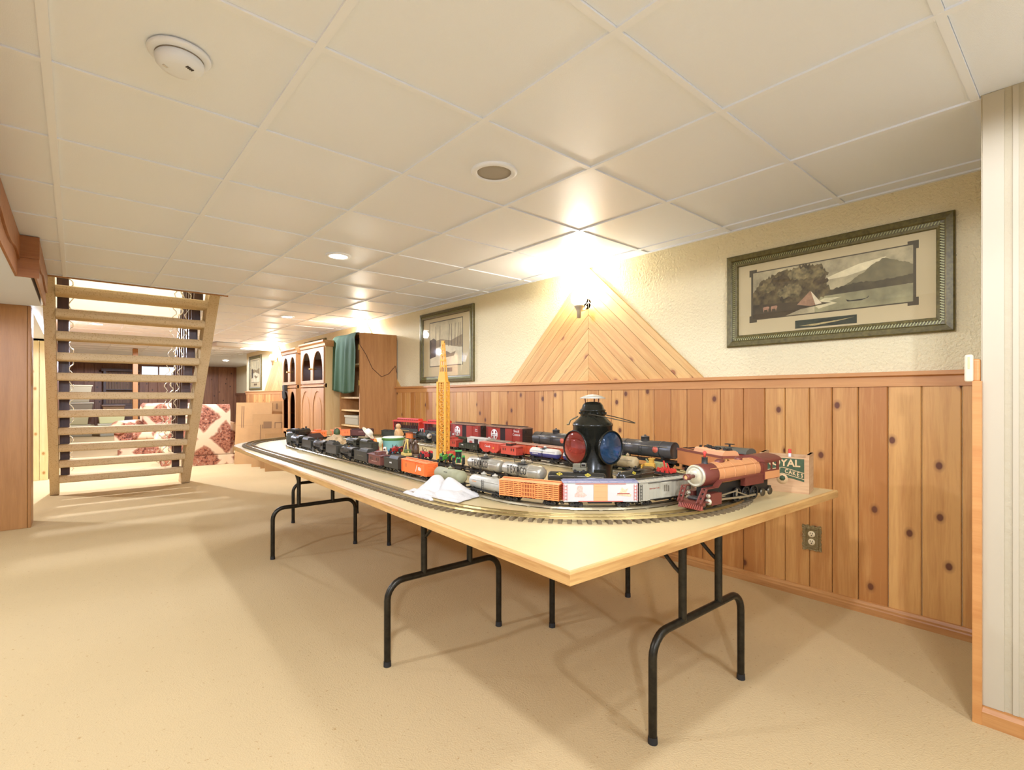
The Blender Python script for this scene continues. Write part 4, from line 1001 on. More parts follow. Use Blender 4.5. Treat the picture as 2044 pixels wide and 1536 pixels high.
def caboose(root, sc, L, Hb, c, roofc, cup=.0, win=(60, 46, 38), cupc=None, rails=True):
    u = sc.u; Wd = .06*(1 if u == 1 else 1.65); z0, z1 = sc.zf, sc.zf+Hb; bl = L*.8; cm = mat(c, .5)
    MB().box(-bl/2, bl/2, -Wd/2, Wd/2, z0, z1).build('body', cm, root); MB().box(-L/2, L/2, -Wd/2, Wd/2, z0-.004*u, z0).build('platform', TRK, root)
    roof(root, sc, L*.96, Wd, z1, mat(roofc, .55), mat(roofc, .6))
    cl_ = bl*.3
    if cup is not None:
        x = cup*L; q = MB().box(x-cl_/2, x+cl_/2, -Wd*.4, Wd*.4, z1, z1+.018*u); q = q.build('cupola', mat(cupc or c, .5), root)
        MB().prism([(-Wd*.45, z1+.018*u), (Wd*.45, z1+.018*u), (Wd*.45, z1+.0195*u), (0, z1+.023*u), (-Wd*.45, z1+.0195*u)], x-cl_/2-.003, x+cl_/2+.003, 'x').build('cupola_roof', mat(roofc, .55), q)
        for s in (-1, 1):
            for t in (-1, 1): MB().box(x+t*cl_*.24-.004*u, x+t*cl_*.24+.004*u, s*Wd*.4-.0004, s*Wd*.4+.0004, z1+.006*u, z1+.014*u).build('window', mat(win, .3), q)
    for s in (-1, 1):
        for t in (-.34, -.2, .2, .34):
            MB().box(t*bl-.0045*u, t*bl+.0045*u, s*Wd/2-.0005, s*Wd/2+.0006, z0+Hb*.45, z0+Hb*.78).build('window', mat(win, .3), root)
        e = MB(); x = s*L*.48
        for y in (-1, 0, 1): e.box(x-.0008*u, x+.0008*u, y*Wd*.42-.0008, y*Wd*.42+.0008, z0, z0+.02*u if y else z0+.028*u)
        e.box(x-.0008*u, x+.0008*u, -Wd*.42, Wd*.42, z0+.019*u, z0+.021*u); e.build('end_rail', mat(c, .5), root)
    trucks(root, sc, L); return Wd
def gondola(root, sc, L, Hb, c, load=None):
    Wd = .06; z0, z1 = sc.zf, sc.zf+Hb; m = mat(c, .5); b = MB()
    b.box(-L/2, L/2, -Wd/2, Wd/2, z0, z0+.003)
    for s in (-1, 1):
        b.box(-L/2, L/2, s*Wd/2-.0015, s*Wd/2+.0015, z0, z1); b.box(s*L/2-.0015, s*L/2+.0015, -Wd/2, Wd/2, z0, z1)
    b.build('body', m, root)
    r = MB()
    for s in (-1, 1):
        for k in range(9): x = -L/2+L*(k+.5)/9; r.prism([(x-.003, s*Wd/2+s*.001), (x+.003, s*Wd/2+s*.001), (x+.0015, s*(Wd/2+.0035)), (x-.0015, s*(Wd/2+.0035))], z0+.002, z1-.002, 'z')
        r.box(-L/2-.001, L/2+.001, s*Wd/2-.003, s*Wd/2+.003, z1-.002, z1)
    r.build('side_rib', m, root); MB().box(-L*.46, L*.46, -.008, .008, sc.r*1.9, z0).build('underframe', TRK, root); trucks(root, sc, L)
def hopper(root, sc, L, Hb, c):
    Wd = .06; z0, z1 = sc.zf+.004, sc.zf+Hb; m = mat(c, .45); b = MB()
    b.prism([(-L/2, z1), (L/2, z1), (L/2, z0+Hb*.45), (L*.3, z0-.006), (L*.12, z0-.008), (0, z0+.004), (-L*.12, z0-.008), (-L*.3, z0-.006), (-L/2, z0+Hb*.45)], -Wd/2, Wd/2, 'y'); b.build('body', m, root)
    r = MB()
    for s in (-1, 1):
        for k in range(8): x = -L*.42+L*.84*k/7; r.box(x-.001, x+.001, s*Wd/2-.001, s*(Wd/2+.0018)+.0002, z0+Hb*.3, z1-.001)
    r.build('side_rib', m, root)
    roof(root, sc, L*.98, Wd, z1, mat((206, 120, 104), .5), None)
    for s in (-1, 1): ladder(root, s*L*.46, -1, Wd, z0+.012, z1, m); ladder(root, s*L*.46, 1, Wd, z0+.012, z1, m); MB().box(s*L/2-.012, s*L/2, -Wd*.45, Wd*.45, sc.zf-.006, sc.zf-.001).build('end_sill', TRK, root)
    MB().box(-L*.48, L*.48, -.006, .006, sc.r*1.9, sc.zf).build('underframe', TRK, root); trucks(root, sc, L, .36)
def flatcar(root, sc, L, c=(48, 42, 34), Wd=.058):
    z0 = sc.zf; b = MB().box(-L/2, L/2, -Wd/2, Wd/2, z0-.003, z0+.003)
    for s in (-1, 1):
        b.box(-L/2, L/2, s*Wd/2-.001, s*Wd/2+.001, z0-.007, z0+.003)
        for k in range(7): x = -L*.45+L*.9*k/6; b.box(x-.002, x+.002, s*Wd/2-.0005, s*(Wd/2+.0022)+.0002, z0-.004, z0+.001)
    b.build('deck', mat(c, .6), root); MB().box(-L*.46, L*.46, -.008, .008, sc.r*1.7, z0-.003).build('underframe', TRK, root); trucks(root, sc, L)
def spoked(r, t, n=10, nsp=10):
    b = MB(); b.lathe([(r*.8, -t), (r*1.08, -t), (r*1.08, -t*.7), (r, -t*.7), (r, t), (r*.8, t), (r*.8, -t)], 22, Matrix.Rotation(PI/2, 4, 'X'))
    b.lathe([(.0001, -t*.8), (r*.25, -t*.8), (r*.25, t*1.1), (.0001, t*1.1)], 10, Matrix.Rotation(PI/2, 4, 'X'))
    for k in range(nsp): a = 2*PI*k/nsp; b.bar((r*.2*math.cos(a), 0, r*.2*math.sin(a)), (r*.85*math.cos(a), 0, r*.85*math.sin(a)), r*.09, t)
    return b
DRV = {}
def loco(root, sc, L, br, c, boil=None, cabc=None, front=None, drivers=3, dr=None, zc=None, u=1., rods=(176, 164, 136), stack_r=.26, cabh=1.25, detail=False, wheelc=None):
    """steam engine, front towards +x, centred on the root"""
    m = mat(c, .42, .15); bm_ = mat(boil or c, .42, .1); cm = mat(cabc or c, .45, .1); rm = mat(rods, .3, .8)
    dr = dr or sc.r*1.75; zc = zc or dr*2+br*.85; xf = L*.44; xb = -L*.22; sb = L*.15
    X = lambda x: Matrix.Translation((x, 0, zc)) @ Matrix.Rotation(PI/2, 4, 'Y')
    MB().lathe([(br, 0), (br, xf-sb-xb)], 32, X(xb)).build('boiler', bm_, root)
    s_ = MB().lathe([(br*1.015, xf-sb), (br*1.015, xf-.002), (br*.97, xf), (.0001, xf)], 32, X(0)); s_.lathe([(.0001, xf-sb), (br*1.015, xf-sb)], 32, X(0)); s_.build('smokebox', m, root)
    fm = mat(front, .35, .5, var=(30., .15)) if front else m
    fp = MB().lathe([(br*.96, xf), (br*.99, xf+.003*u), (br*.86, xf+.006*u), (br*.8, xf+.004*u), (br*.62, xf+.007*u), (br*.3, xf+.009*u), (.0001, xf+.009*u)], 32, X(0)).build('smokebox_front', fm, root)
    hx = xf+.009*u
    h_ = MB().lathe([(.0001, 0), (br*.17, 0), (br*.17, .012*u), (br*.27, .013*u), (br*.27, .026*u), (br*.2, .026*u), (br*.19, .022*u), (.0001, .022*u)], 16, X(hx)).build('headlight', m, root)
    MB().lathe([(.0001, .0235*u), (br*.19, .0235*u)], 14, X(hx)).build('lamp_lens', mat((226, 176, 110), .2), h_)
    for k in range(4):
        x = xb+(xf-sb-xb)*(k+.5)/4; MB().lathe([(br, -.0012*u), (br*1.022, -.0012*u), (br*1.022, .0012*u), (br, .0012*u)], 32, X(x)).build('boiler_band', bm_, root)
    st_ = MB().lathe([(br*.34, 0), (br*stack_r, br*.18), (br*stack_r, br*.62), (br*stack_r*1.12, br*.66), (br*stack_r*.8, br*.66), (br*stack_r*.8, br*.3)], 18, Matrix.Translation((xf-sb*.62, 0, zc+br*.9))).build('smoke_stack', mat((42, 40, 34), .5) if detail else m, root)
    for i, (x, sx) in enumerate(((xf-sb*1.75, 1.5), (xb+(xf-sb-xb)*.33, 1.05))):
        MB().lathe([(br*.42, -br*.15), (br*.42, br*.2), (br*.36, br*.3), (br*.2, br*.37), (.0001, br*.39)], 20, Matrix.Translation((x, 0, zc+br*.88)) @ Matrix.Diagonal((sx, .82, 1, 1))).build('steam_dome', m, root)
    b_ = MB(); b_.lathe([(br*.16, 0), (br*.13, br*.12), (br*.07, br*.2), (.0001, br*.22)], 12, Matrix.Translation((xb+(xf-sb-xb)*.62, 0, zc+br*1.0))); b_.box(xb+(xf-sb-xb)*.62-.002*u, xb+(xf-sb-xb)*.62+.002*u, -br*.24, br*.24, zc+br*.95, zc+br*1.12); b_.build('bell', mat((150, 100, 50), .35, .6), root)
    for s in (-1, 1):
        MB().tube([(xb, s*br*.86, zc+br*.62), (xf-sb*.4, s*br*.86, zc+br*.62)], .0009*u, 6).build('handrail', bm_ if detail else COUP, root)
        # running board, slightly stepped down toward the pilot
        MB().prism([(xb, zc-br*.42), (xf-sb*.9, zc-br*.42), (xf-sb*.6, zc-br*.95), (xf+L*.02, zc-br*.95), (xf+L*.02, zc-br*1.02), (xf-sb*.66, zc-br*1.02), (xf-sb*.97, zc-br*.56), (xb, zc-br*.56)], s*br*.8, s*br*1.32, 'y').build('running_board', m, root)
        if detail: MB().box(xb, xb+L*.24, s*br*.8, s*br*1.28, zc-br*1.35, zc-br*.5).build('firebox_side', m, root)
        # cylinder
        cx = xf-sb*.55; cz = dr*1.0
        cy_ = MB(); cy_.prism([(cx-L*.055, cz-br*.3), (cx+L*.055, cz-br*.3), (cx+L*.055, cz+br*.72), (cx-L*.055, cz+br*.72)], s*br*.55, s*br*1.3, 'y'); cy_ = bevel(cy_.build('cylinder_block', m, root), br*.1, 3)
        for zz, rr in ((cz, br*.3), (cz+br*.52, br*.19)):
            MB().lathe([(.0001, .004*u), (rr*.5, .005*u), (rr, .002*u), (rr, -L*.115), (.0001, -L*.116)], 18, Matrix.Translation((cx+L*.057, s*br*1.0, zz)) @ Matrix.Rotation(PI/2, 4, 'Y')).build('cylinder_cover', mat((196, 184, 152), .4, .5) if detail else m, cy_)
    # frame and drivers
    MB().box(-L*.4, L*.4, -sc.g*.6, sc.g*.6, dr*.6, zc-br*.6).build('frame', TRK, root)
    key = (sc, dr)
    if key not in DRV: DRV[key] = spoked(dr, .003*u).mesh('driver_wheel')
    xs = [xb*.85+(k)*(dr*2.25)+L*.02 for k in range(drivers)]
    wm = mat(wheelc, .4, .3) if wheelc else TRK
    for s in (-1, 1):
        for x in xs: link('driver_wheel', DRV[key], wm, root, (x, s*(sc.g+.001), dr), (0, random.random(), 0))
        y = s*(sc.g+.0065*u)
        MB().bar((xs[0], y, dr*.62), (xs[-1], y, dr*.62), .0014*u, .0042*u).build('side_rod', rm, root)
        MB().bar((xs[1], y+s*.002, dr*.62), (xf-sb*.9, y+s*.002, dr*1.0), .0014*u, .004*u).build('main_rod', rm, root)
        vg = MB().bar((xs[-1]+dr*.6, y+s*.003, dr*1.75), (xf-sb*.9, y+s*.003, dr*1.45), .0012*u, .003*u); vg.bar((xs[-1]+dr*.8, y+s*.003, dr*1.0), (xs[-1]+dr*.65, y+s*.003, dr*2.0), .0014*u, .005*u); vg.bar((xs[1], y+s*.003, dr*.7), (xs[-1]+dr*.6, y+s*.003, dr*1.55), .001*u, .0026*u); vg.build('valve_gear', rm, root)
        MB().box(xf-sb*1.45, xf-sb*.9, y-.003*u, y+.003*u, dr*1.28, dr*1.36).build('crosshead_guide', rm, root)
        if detail:
            # ladder like steps from pilot beam to running board
            l_ = MB(); p0 = Vector((xf+L*.075, s*br*.95, dr*.95)); p1 = Vector((xf+L*.02, s*br*1.05, zc-br*.98))
            for q in (-1, 1): l_.bar(p0+Vector((0, q*br*.2, 0)), p1+Vector((0, q*br*.2, 0)), .003*u)
            for k in range(3): p = p0.lerp(p1, (k+.6)/3.2); l_.bar(p-Vector((0, br*.2, 0)), p+Vector((0, br*.2, 0)), .0028*u, .005*u)
            l_.build('pilot_step', m, root)
        wl_ = sc.r*.95
        link('pilot_wheel', wheelset(sc), WHL, root, (xf-sb*(.12 if s > 0 else .95), 0, sc.r)); link('trailing_wheel', wheelset(sc), WHL, root, (-L*(.3 if s > 0 else .4), 0, sc.r))
    # pilot
    pw = br*1.35; px_ = xf+L*.045
    MB().box(px_, px_+L*.02, -pw, pw, dr*.72, dr*1.12).build('pilot_beam', m, root)
    MB().box(xf-sb*.4, px_+L*.015, -pw*.9, pw*.9, dr*1.0, dr*1.1).build('pilot_deck', m, root)
    pl = MB(); ns = 13
    for k in range(ns):
        t = -1+2*k/(ns-1); y = pw*.86*t; pl.bar((px_+L*.012, y, dr*.78), (px_+L*.04*(1-.5*abs(t)), y*.96, dr*.16), .0022*u, .0034*u)
    pl.box(px_, px_+L*.028, -pw*.86, pw*.86, dr*.1, dr*.2); pl.build('cowcatcher', mat(tuple(min(255, int(v*1.3)) for v in c), .5) if detail else m, root)
    if detail: bevel(MB().box(xf-sb*.2, xf+L*.03, -br*.7, br*.7, dr*1.12, dr*1.55).build('air_tank', mat((58, 52, 44), .5), root), .008)
    # cab
    ch = zc+br*cabh*.92; cx0, cx1 = -L*.42, xb+.001; cw = br*1.32
    cb_ = MB(); z0c = zc-br*1.05
    for s in (-1, 1):
        zc1 = zc-br*.15; zc2 = zc+br*.55
        cb_.box(cx0, cx1, s*cw-.0012*u, s*cw+.0012*u, z0c, zc1); cb_.box(cx0, cx0+(cx1-cx0)*.14, s*cw-.0012*u, s*cw+.0012*u, zc1, zc2); cb_.box(cx1-(cx1-cx0)*.2, cx1, s*cw-.0012*u, s*cw+.0012*u, zc1, zc2)
        cb_.box((cx0+cx1)/2-.002*u, (cx0+cx1)/2+.002*u, s*cw-.0012*u, s*cw+.0012*u, zc1, zc2); cb_.box(cx0, cx1, s*cw-.0012*u, s*cw+.0012*u, zc2, zc+br*.72)
    cb_.box(cx1-.003*u, cx1, -cw, cw, z0c, zc+br*.72); cb_.box(cx0, cx1, -cw, cw, z0c, z0c+.003*u); cb_.build('cab', cm, root)
    if detail:
        for s in (-1, 1): MB().box(cx0-.002, cx1-.004, s*(cw+.0006*u)-.0012*u, s*(cw+.0006*u)+.0012*u, z0c+.002, zc-br*.28).build('cab_side_panel', bm_, root)
    rf = MB(); pr_ = [(cw*1.1*math.cos(PI*k/12), zc+br*.68+(ch-zc-br*.5)*math.sin(PI*k/12)) for k in range(13)]
    rf.prism(pr_, cx0-L*.03, cx1+L*.01, 'x'); rf.build('cab_roof', m, root)
    coupler(sc, root, -L*.44, -1)
def tender(root, sc, L, Wd, Hb, c, coal=True, topc=None, top2=None, u=1., hatch=True):
    z0, z1 = sc.zf, sc.zf+Hb; m = mat(c, .45, .1); b = MB().box(-L/2, L/2, -Wd/2, Wd/2, z0, z1); b = bevel(b.build('body', m, root), .002*u)
    rim = MB()
    for s in (-1, 1): rim.box(-L/2, L/2, s*(Wd/2)-.0015*u, s*Wd/2+.0015*u, z1-.004*u, z1+.002*u); rim.box(s*L/2-.0015*u, s*L/2+.0015*u, -Wd/2, Wd/2, z1-.004*u, z1+.002*u)
    rim.build('rim', mat(top2 or c, .5), root)
    h = Hb*.32; k = MB(); k.prism([(-Wd*.47, z1), (Wd*.47, z1), (Wd*.38, z1+h*.75), (Wd*.28, z1+h), (-Wd*.28, z1+h), (-Wd*.38, z1+h*.75)], -L*.12, L*.48, 'x'); k.build('bunker', mat(topc or c, .42), root)
    if coal:
        cb_ = MB(); rr = random.Random(3)
        for i in range(46): cb_.cb(0, 0, 0, .006*u, .006*u, .005*u, Matrix.Translation((rr.uniform(-.08, .44)*L, rr.uniform(-.24, .24)*Wd, z1+h+rr.uniform(-.001, .003)*u)) @ Matrix.Rotation(rr.random()*3, 4, 'Z') @ Matrix.Rotation(rr.random(), 4, 'X'))
        cb_ = cb_.build('coal_load', mat((34, 32, 28), .5), root); cb_['kind'] = 'stuff'
    if hatch: MB().tube([(-L*.42, -Wd*.3, z1+.004*u), (-L*.42, Wd*.3, z1+.004*u), (-L*.2, Wd*.3, z1+.004*u), (-L*.2, -Wd*.3, z1+.004*u)], .0012*u, 6, True).build('hatch_rail', mat((44, 40, 34), .5), root)
    e = MB()
    for s in (-1, 1): e.box(-L/2-.003*u, -L/2, s*Wd*.3-.001*u, s*Wd*.3+.001*u, z0, z1)
    for q in range(4): e.box(-L/2-.003*u, -L/2-.002*u, -Wd*.3, Wd*.3, z0+Hb*(q+.5)/4, z0+Hb*(q+.5)/4+.0014*u)
    e.build('rear_ladder', m, root)
    MB().box(-L*.47, L*.47, -.01*u, .01*u, sc.r*1.8, z0).build('underframe', TRK, root); trucks(root, sc, L, .3)

# ---- front row on the outer tinplate loop
r = F_(1.66, 1.07, .27, 'toy_boxcar', 'silver toy boxcar with black ends behind the brown engine'); Wd = boxcar(r, O, .27, .066, (176, 168, 142), (172, 164, 140), (186, 178, 150), (52, 47, 38), grooves=14, walk=(66, 60, 48), ribs=9)
ticks(r, mat((150, 74, 52), .6), -.06, .062, .05, .005, 9, Wd/2); ticks(r, mat((126, 116, 92), .6), .0, .058, .03, .03, 3, Wd/2+.0025)
r = F_(1.424, 1.165, .265, 'toy_boxcar', 'white toy boxcar with blue roof, tan door and red ends'); Wd = boxcar(r, O, .265, .068, (196, 192, 178), (136, 136, 156), (196, 156, 100), (206, 84, 64), dw=.19, walk=(138, 136, 148))
for s, rt in SIDE:
    for x, pts, c in ((-.075, [(-.02, -.018), (.016, -.02), (.03, -.012), (.012, .0), (.012, .02), (.002, .026), (-.01, .02), (-.012, -.002), (-.02, -.008)], (214, 170, 146)), (.08, [(-.026, -.012), (.03, -.018), (.034, -.01), (.014, -.002), (.02, .014), (.008, .008), (-.004, .018), (-.012, .0)], (216, 184, 140))):
        q = MB().prism([(a*.9, b*.95) for a, b in pts], 0, .0006, 'z'); q.build('printed_emblem', mat(c, .6, var=(120., .3)), r, (x if s < 0 else -x, s*(Wd/2+.0001), .056), rt)
    MB().box(-.022, .022, -.0008, .0008, -.002, .002).build('printed_banner', mat((158, 74, 58), .6), r, (.082 if s < 0 else -.082, s*Wd/2, .05))
r = F_(1.262, 1.385, .25, 'toy_stock_car', 'orange slatted toy stock car in the front row'); L_, Wd = .245, .062
orm = mat((240, 142, 74), .5); MB().box(-L_/2, L_/2, -Wd/2+.002, Wd/2-.002, O.zf, O.zf+.058).build('body', mat((136, 58, 24), .6), r)
sl = MB()
for s in (-1, 1):
    for k in range(8):
        z = O.zf+.0012+k*.0072
        for a, b in ((-L_/2, -.03), (.03, L_/2)): sl.box(a, b, s*Wd/2-.002, s*(Wd/2+.0006), z, z+.0044)
    for k in range(13): x = -L_/2+k*L_/12; sl.box(x-.0012, x+.0012, s*(Wd/2)-.0005, s*(Wd/2+.0018), O.zf, O.zf+.058)
    for q in (-1, 1): sl.bar((q*.04, s*(Wd/2+.0006), O.zf+.054), (q*.1, s*(Wd/2+.0006), O.zf+.004), .003, .002)
    for q in (-1, 1):
        for k in range(8): sl.box(q*L_/2-.001, q*L_/2+.001, -Wd/2, Wd/2, O.zf+.001+k*.0072, O.zf+.0068+k*.0072)
sl = sl.build('slats', orm, r); sl['kind'] = 'stuff'
for s in (-1, 1):
    d = MB()
    for k in range(9): x = -.027+k*.00675; d.box(x-.0014, x+.0014, s*Wd/2-.001, s*(Wd/2+.003), O.zf+.003, O.zf+.055)
    for k in range(4): z = O.zf+.006+k*.015; d.box(-.029, .029, s*Wd/2, s*(Wd/2+.0022), z-.0015, z+.0015)
    d.build('door', orm, r)
roof(r, O, L_, Wd, O.zf+.058, mat((242, 158, 98), .5), orm, ribs=0); MB().box(-.11, .11, -.008, .008, .015, O.zf).build('underframe', TRK, r); trucks(r, O, L_)
r = F_(1.25, 1.62, .225, 'toy_tank_car', 'dull silver two dome toy tank car beside the white cloth'); tankcar(r, O, .225, .0275, (182, 176, 156), domes=((-.13, .42, .35), (.2, .42, .35)), bands=(), rough=.45, metal=.25); ticks(r, mat((206, 140, 84), .6), -.06, .05, .03, .006, 5, .0268)
r = F_(1.262, 1.885, .22, 'toy_tank_car', 'plain grey green toy tank car behind the white cloth'); tankcar(r, O, .22, .0285, (150, 146, 108), domes=((0., .34, .14),), bands=(), rail=False, rough=.6); ticks(r, DARK, 0., .062, .028, .004, 4, .0255)
r = F_(1.272, 2.175, .25, 'toy_boxcar', 'bright orange toy boxcar in the front row by the tractors'); Wd = boxcar(r, O, .25, .06, (244, 120, 48), (238, 138, 74), None, (236, 112, 46), ribs=4, dw=.16); ticks(r, WHITE, .06, .05, .03, .02, 3, Wd/2); ticks(r, DARK, -.075, .056, .006, .02, 1, Wd/2)
for s in (-1, 1): MB().bar((.022, s*(Wd/2+.001), .034), (.038, s*(Wd/2+.001), .066), .0012, .003).build('white_stripe', WHITE, r)
r = F_(1.28, 2.43, .165, 'toy_tender', 'short black toy tender with white number beside the orange boxcar', 'tender'); tender(r, O, .16, .056, .05, (62, 58, 46), coal=False); ticks(r, WHITE, .0, .05, .026, .009, 4, .0282)
r = F_(1.272, 2.625, .19, 'toy_caboose', 'brown toy caboose following the black tender', 'caboose', ); caboose(r, O, .19, .05, (122, 70, 56), (112, 66, 54), .08); ticks(r, mat((196, 160, 140), .6), .0, .038, .07, .004, 8, .0302)
BLK = (54, 50, 40)
r = F_(1.275, 2.84, .185, 'toy_tender', 'black toy tender in front of the brown caboose', 'tender'); tender(r, O, .185, .058, .055, (60, 57, 46), coal=False, topc=(58, 55, 44)); ticks(r, mat((130, 122, 96), .6), 0, .05, .09, .004, 9, .0292)
r = F_(1.277, 3.055, .24, 'toy_steam_engine', 'black toy steam engine, nearest of the front row engines', 'steam engine', True); loco(r, O, .24, .0235, BLK, zc=.056)
r = F_(1.285, 3.31, .19, 'toy_tender', 'black toy tender with coal load, second from the near engine', 'tender', True); tender(r, O, .19, .06, .058, (66, 62, 48), coal=True)
r = F_(1.29, 3.56, .26, 'toy_steam_engine', 'black toy steam engine with broad cab roof, second in the front row', 'steam engine', True); loco(r, O, .26, .025, BLK, zc=.06)
r = F_(1.3, 3.84, .2, 'toy_tender', 'black toy tender third along the front row', 'tender', True); tender(r, O, .2, .058, .055, (58, 54, 42), coal=False)
r = F_(1.315, 4.1, .27, 'toy_steam_engine', 'black toy steam engine third along the front row', 'steam engine', True); loco(r, O, .27, .026, (58, 54, 42), zc=.062)
r = F_(1.35, 4.42, .24, 'toy_tender', 'dark olive toy tender at the far bend of the track', 'tender', True); tender(r, O, .2, .058, .056, (70, 66, 46), coal=False)
r = F_(1.5, 4.66, .3, 'toy_steam_engine', 'large black toy steam engine at the far bend of the track', 'steam engine', True, .28); loco(r, O, .3, .03, (44, 42, 34), zc=.078, u=1.2)
# ---- far bend and right side of the outer loop
r = F_(1.70, 4.76, .19, 'toy_caboose', 'orange toy caboose at the left of the far row', 'caboose'); caboose(r, O, .19, .05, (240, 128, 66), (246, 146, 92), .0, win=(206, 96, 44))
r = F_(1.93, 4.76, .2, 'toy_caboose', 'orange toy caboose at the right of the far row', 'caboose'); caboose(r, O, .2, .054, (240, 124, 62), (246, 140, 86), .15, win=(206, 96, 44))
r = F_(2.12, 4.67, .22, 'toy_boxcar', 'dark brown toy boxcar beside the orange cabooses'); boxcar(r, O, .21, .058, (92, 46, 34), (72, 42, 34)); ticks(r, mat((200, 160, 140), .6), .0, .056, .06, .005, 7, .0335)
r = F_(2.285, 4.38, .25, 'toy_passenger_car', 'dark green toy passenger car behind the teal tub'); boxcar(r, O, .25, .05, (48, 52, 38), (44, 46, 36), ribs=2)
r = F_(2.27, 4.06, .13, 'toy_boxcar', 'small orange toy car between the dark green car and black engine'); boxcar(r, O, .12, .046, (222, 122, 56), (120, 70, 44), ribs=3)
r = F_(2.265, 3.85, .26, 'toy_steam_engine', 'black toy steam engine with a silver round front', 'steam engine', True); loco(r, O, .26, .0245, (44, 46, 36), front=(214, 208, 190), zc=.058)
r = F_(2.257, 3.55, .22, 'toy_tender', 'dark toy tender behind the yellow crane mast', 'tender'); tender(r, O, .2, .058, .05, (52, 44, 36), coal=True)
r = F_(2.25, 3.23, .2, 'toy_boxcar', 'dark green toy boxcar beyond the crane'); boxcar(r, O, .19, .056, (58, 62, 40), (70, 72, 50))
r = F_(2.247, 3.0, .24, 'toy_boxcar', 'white toy boxcar with a red mark behind the dark gondola'); boxcar(r, O, .235, .066, (216, 206, 186), (214, 208, 194), (52, 40, 32), door_open=0.0)
for s, rt in SIDE: MB().prism([(-.02, -.008), (.01, -.012), (.026, 0), (.008, .01), (-.014, .008)], 0, .0006, 'z').build('printed_emblem', mat((190, 88, 70), .6), r, (-.07 if s < 0 else .07, s*.0312, .058), rt)
r = F_(2.245, 2.735, .25, 'toy_boxcar', 'brown toy boxcar with grey roof behind the red hopper'); boxcar(r, O, .24, .06, (110, 76, 58), (168, 152, 130))
r = F_(2.242, 2.475, .25, 'toy_boxcar', 'vermilion toy boxcar on the rear track, left one of two'); boxcar(r, O, .24, .062, (216, 92, 52), (188, 148, 122), None, (92, 56, 40), grooves=18)
r = F_(2.24, 2.215, .25, 'toy_boxcar', 'vermilion toy boxcar on the rear track, right one beside the lantern'); boxcar(r, O, .24, .062, (220, 94, 52), (196, 156, 128), None, (98, 60, 42), grooves=18); ticks(r, mat((150, 60, 40), .6), .07, .06, .03, .006, 4, .0315)
r = F_(2.235, 1.70, .25, 'toy_tank_car', 'dirty cream toy tank car right of the lantern'); tankcar(r, O, .24, .03, (196, 172, 124), domes=((0., .4, .3), (-.22, .3, .3)), bands=(-.3, .3), rough=.6)
r = F_(2.215, 1.43, .22, 'toy_flatcar', 'dark toy flatcar carrying the yellow crawler and red plough'); flatcar(r, O, .22, Wd=.06)
fy = (r.location.x, r.location.y, OZ+O.zf+.003); fr_ = r.rotation_euler.z
# ---- inner loop
r = I_(1.57, 3.44, .22, 'toy_tender', 'black toy tender on the inner track by the clown figure', 'tender', True); tender(r, O, .2, .058, .05, (60, 58, 44), coal=False)
r = I_(1.575, 3.68, .25, 'toy_steam_engine', 'black toy steam engine on the inner track behind the front tenders', 'steam engine', True); loco(r, O, .25, .024, (64, 62, 46), zc=.057)
r = I_(1.565, 2.95, .26, 'toy_flatcar', 'dark toy flatcar under the left red tractor and yellow hoist'); flatcar(r, O, .25); f1 = (r.location.x, r.location.y); 
r = I_(1.56, 2.66, .27, 'toy_flatcar', 'dark toy flatcar under the right red tractor'); flatcar(r, O, .26); f2 = (r.location.x, r.location.y)
r = I_(1.557, 2.32, .28, 'toy_flatcar', 'dark toy flatcar carrying the two green tractors'); flatcar(r, O, .27); f3 = (r.location.x, r.location.y)
for i, (x, y, lab) in enumerate(((1.555, 2.012, 'silver TEXACO toy tank car nearer the green tractors'), (1.556, 1.712, 'silver TEXACO toy tank car nearer the lantern'))):
    r = I_(x, y, .28, 'toy_tank_car', lab); zc = tankcar(r, O, .28, .031, (176, 168, 146), domes=((0., .36, .42),), bands=(-.2, .2), rough=.32, metal=.45, zc=.058)
    pf = MB(); pf.prism([(-.034, -.026), (.034, -.026), (.034, .026), (-.034, .026)], zc+.033, zc+.0345, 'z')
    for sx in (-1, 1):
        for sy in (-1, 1): pf.cyl((sx*.033, sy*.025, zc+.034), (sx*.036, sy*.027, zc+.062), .0013, n=6)
    pf.build('dome_platform', DARK, r); ladder(r, 0, -1, .066, .02, zc+.034, DARK, .012, 6); ladder(r, 0, 1, .066, .02, zc+.034, DARK, .012, 6)
    for s, rt in SIDE:
        for k, ch in enumerate('TEXACO'):
            text(ch, .05, DARK, r, ((-.075+k*.0235)*(1 if s < 0 else -1), s*.0316, zc+.002), rt, .0006, bold=-.0004, sx=.62)
def yellow_mark(r, x, z, y, m=YEL):
    for s, rt in SIDE:
        o_ = MB(); 
        for a in (0, PI): o_.prism([(-.014, 0), (0, .008), (.014, 0), (.009, 0), (0, .005), (-.009, 0)], 0, .0006, 'z', m=Matrix.Rotation(a, 4, 'Z'))
        o_.prism([(-.004, 0), (0, .0025), (.004, 0), (0, -.0025)], 0, .0006, 'z'); o_.build('yellow_emblem', m, r, (x if s < 0 else -x, s*y, z), (rt[0]-.65*1, 0, rt[2]))
r = I_(1.612, 1.43, .26, 'toy_tank_car', 'glossy black toy tank car with yellow diamond before the lantern', 'train car', False, .28); zc = tankcar(r, O, .26, .026, (44, 42, 36), domes=(), bands=(), rough=.2, zc=.05); yellow_mark(r, -.07, zc+.018, .021); yellow_mark(r, .05, zc+.018, .021)
tk = thing('toy_truck', 'small grey toy truck standing on the black tank car', 'toy truck', (r.location.x+.012, r.location.y-.008, OZ+.0765), r.rotation_euler.z)
TKG = mat((112, 106, 82), .5)
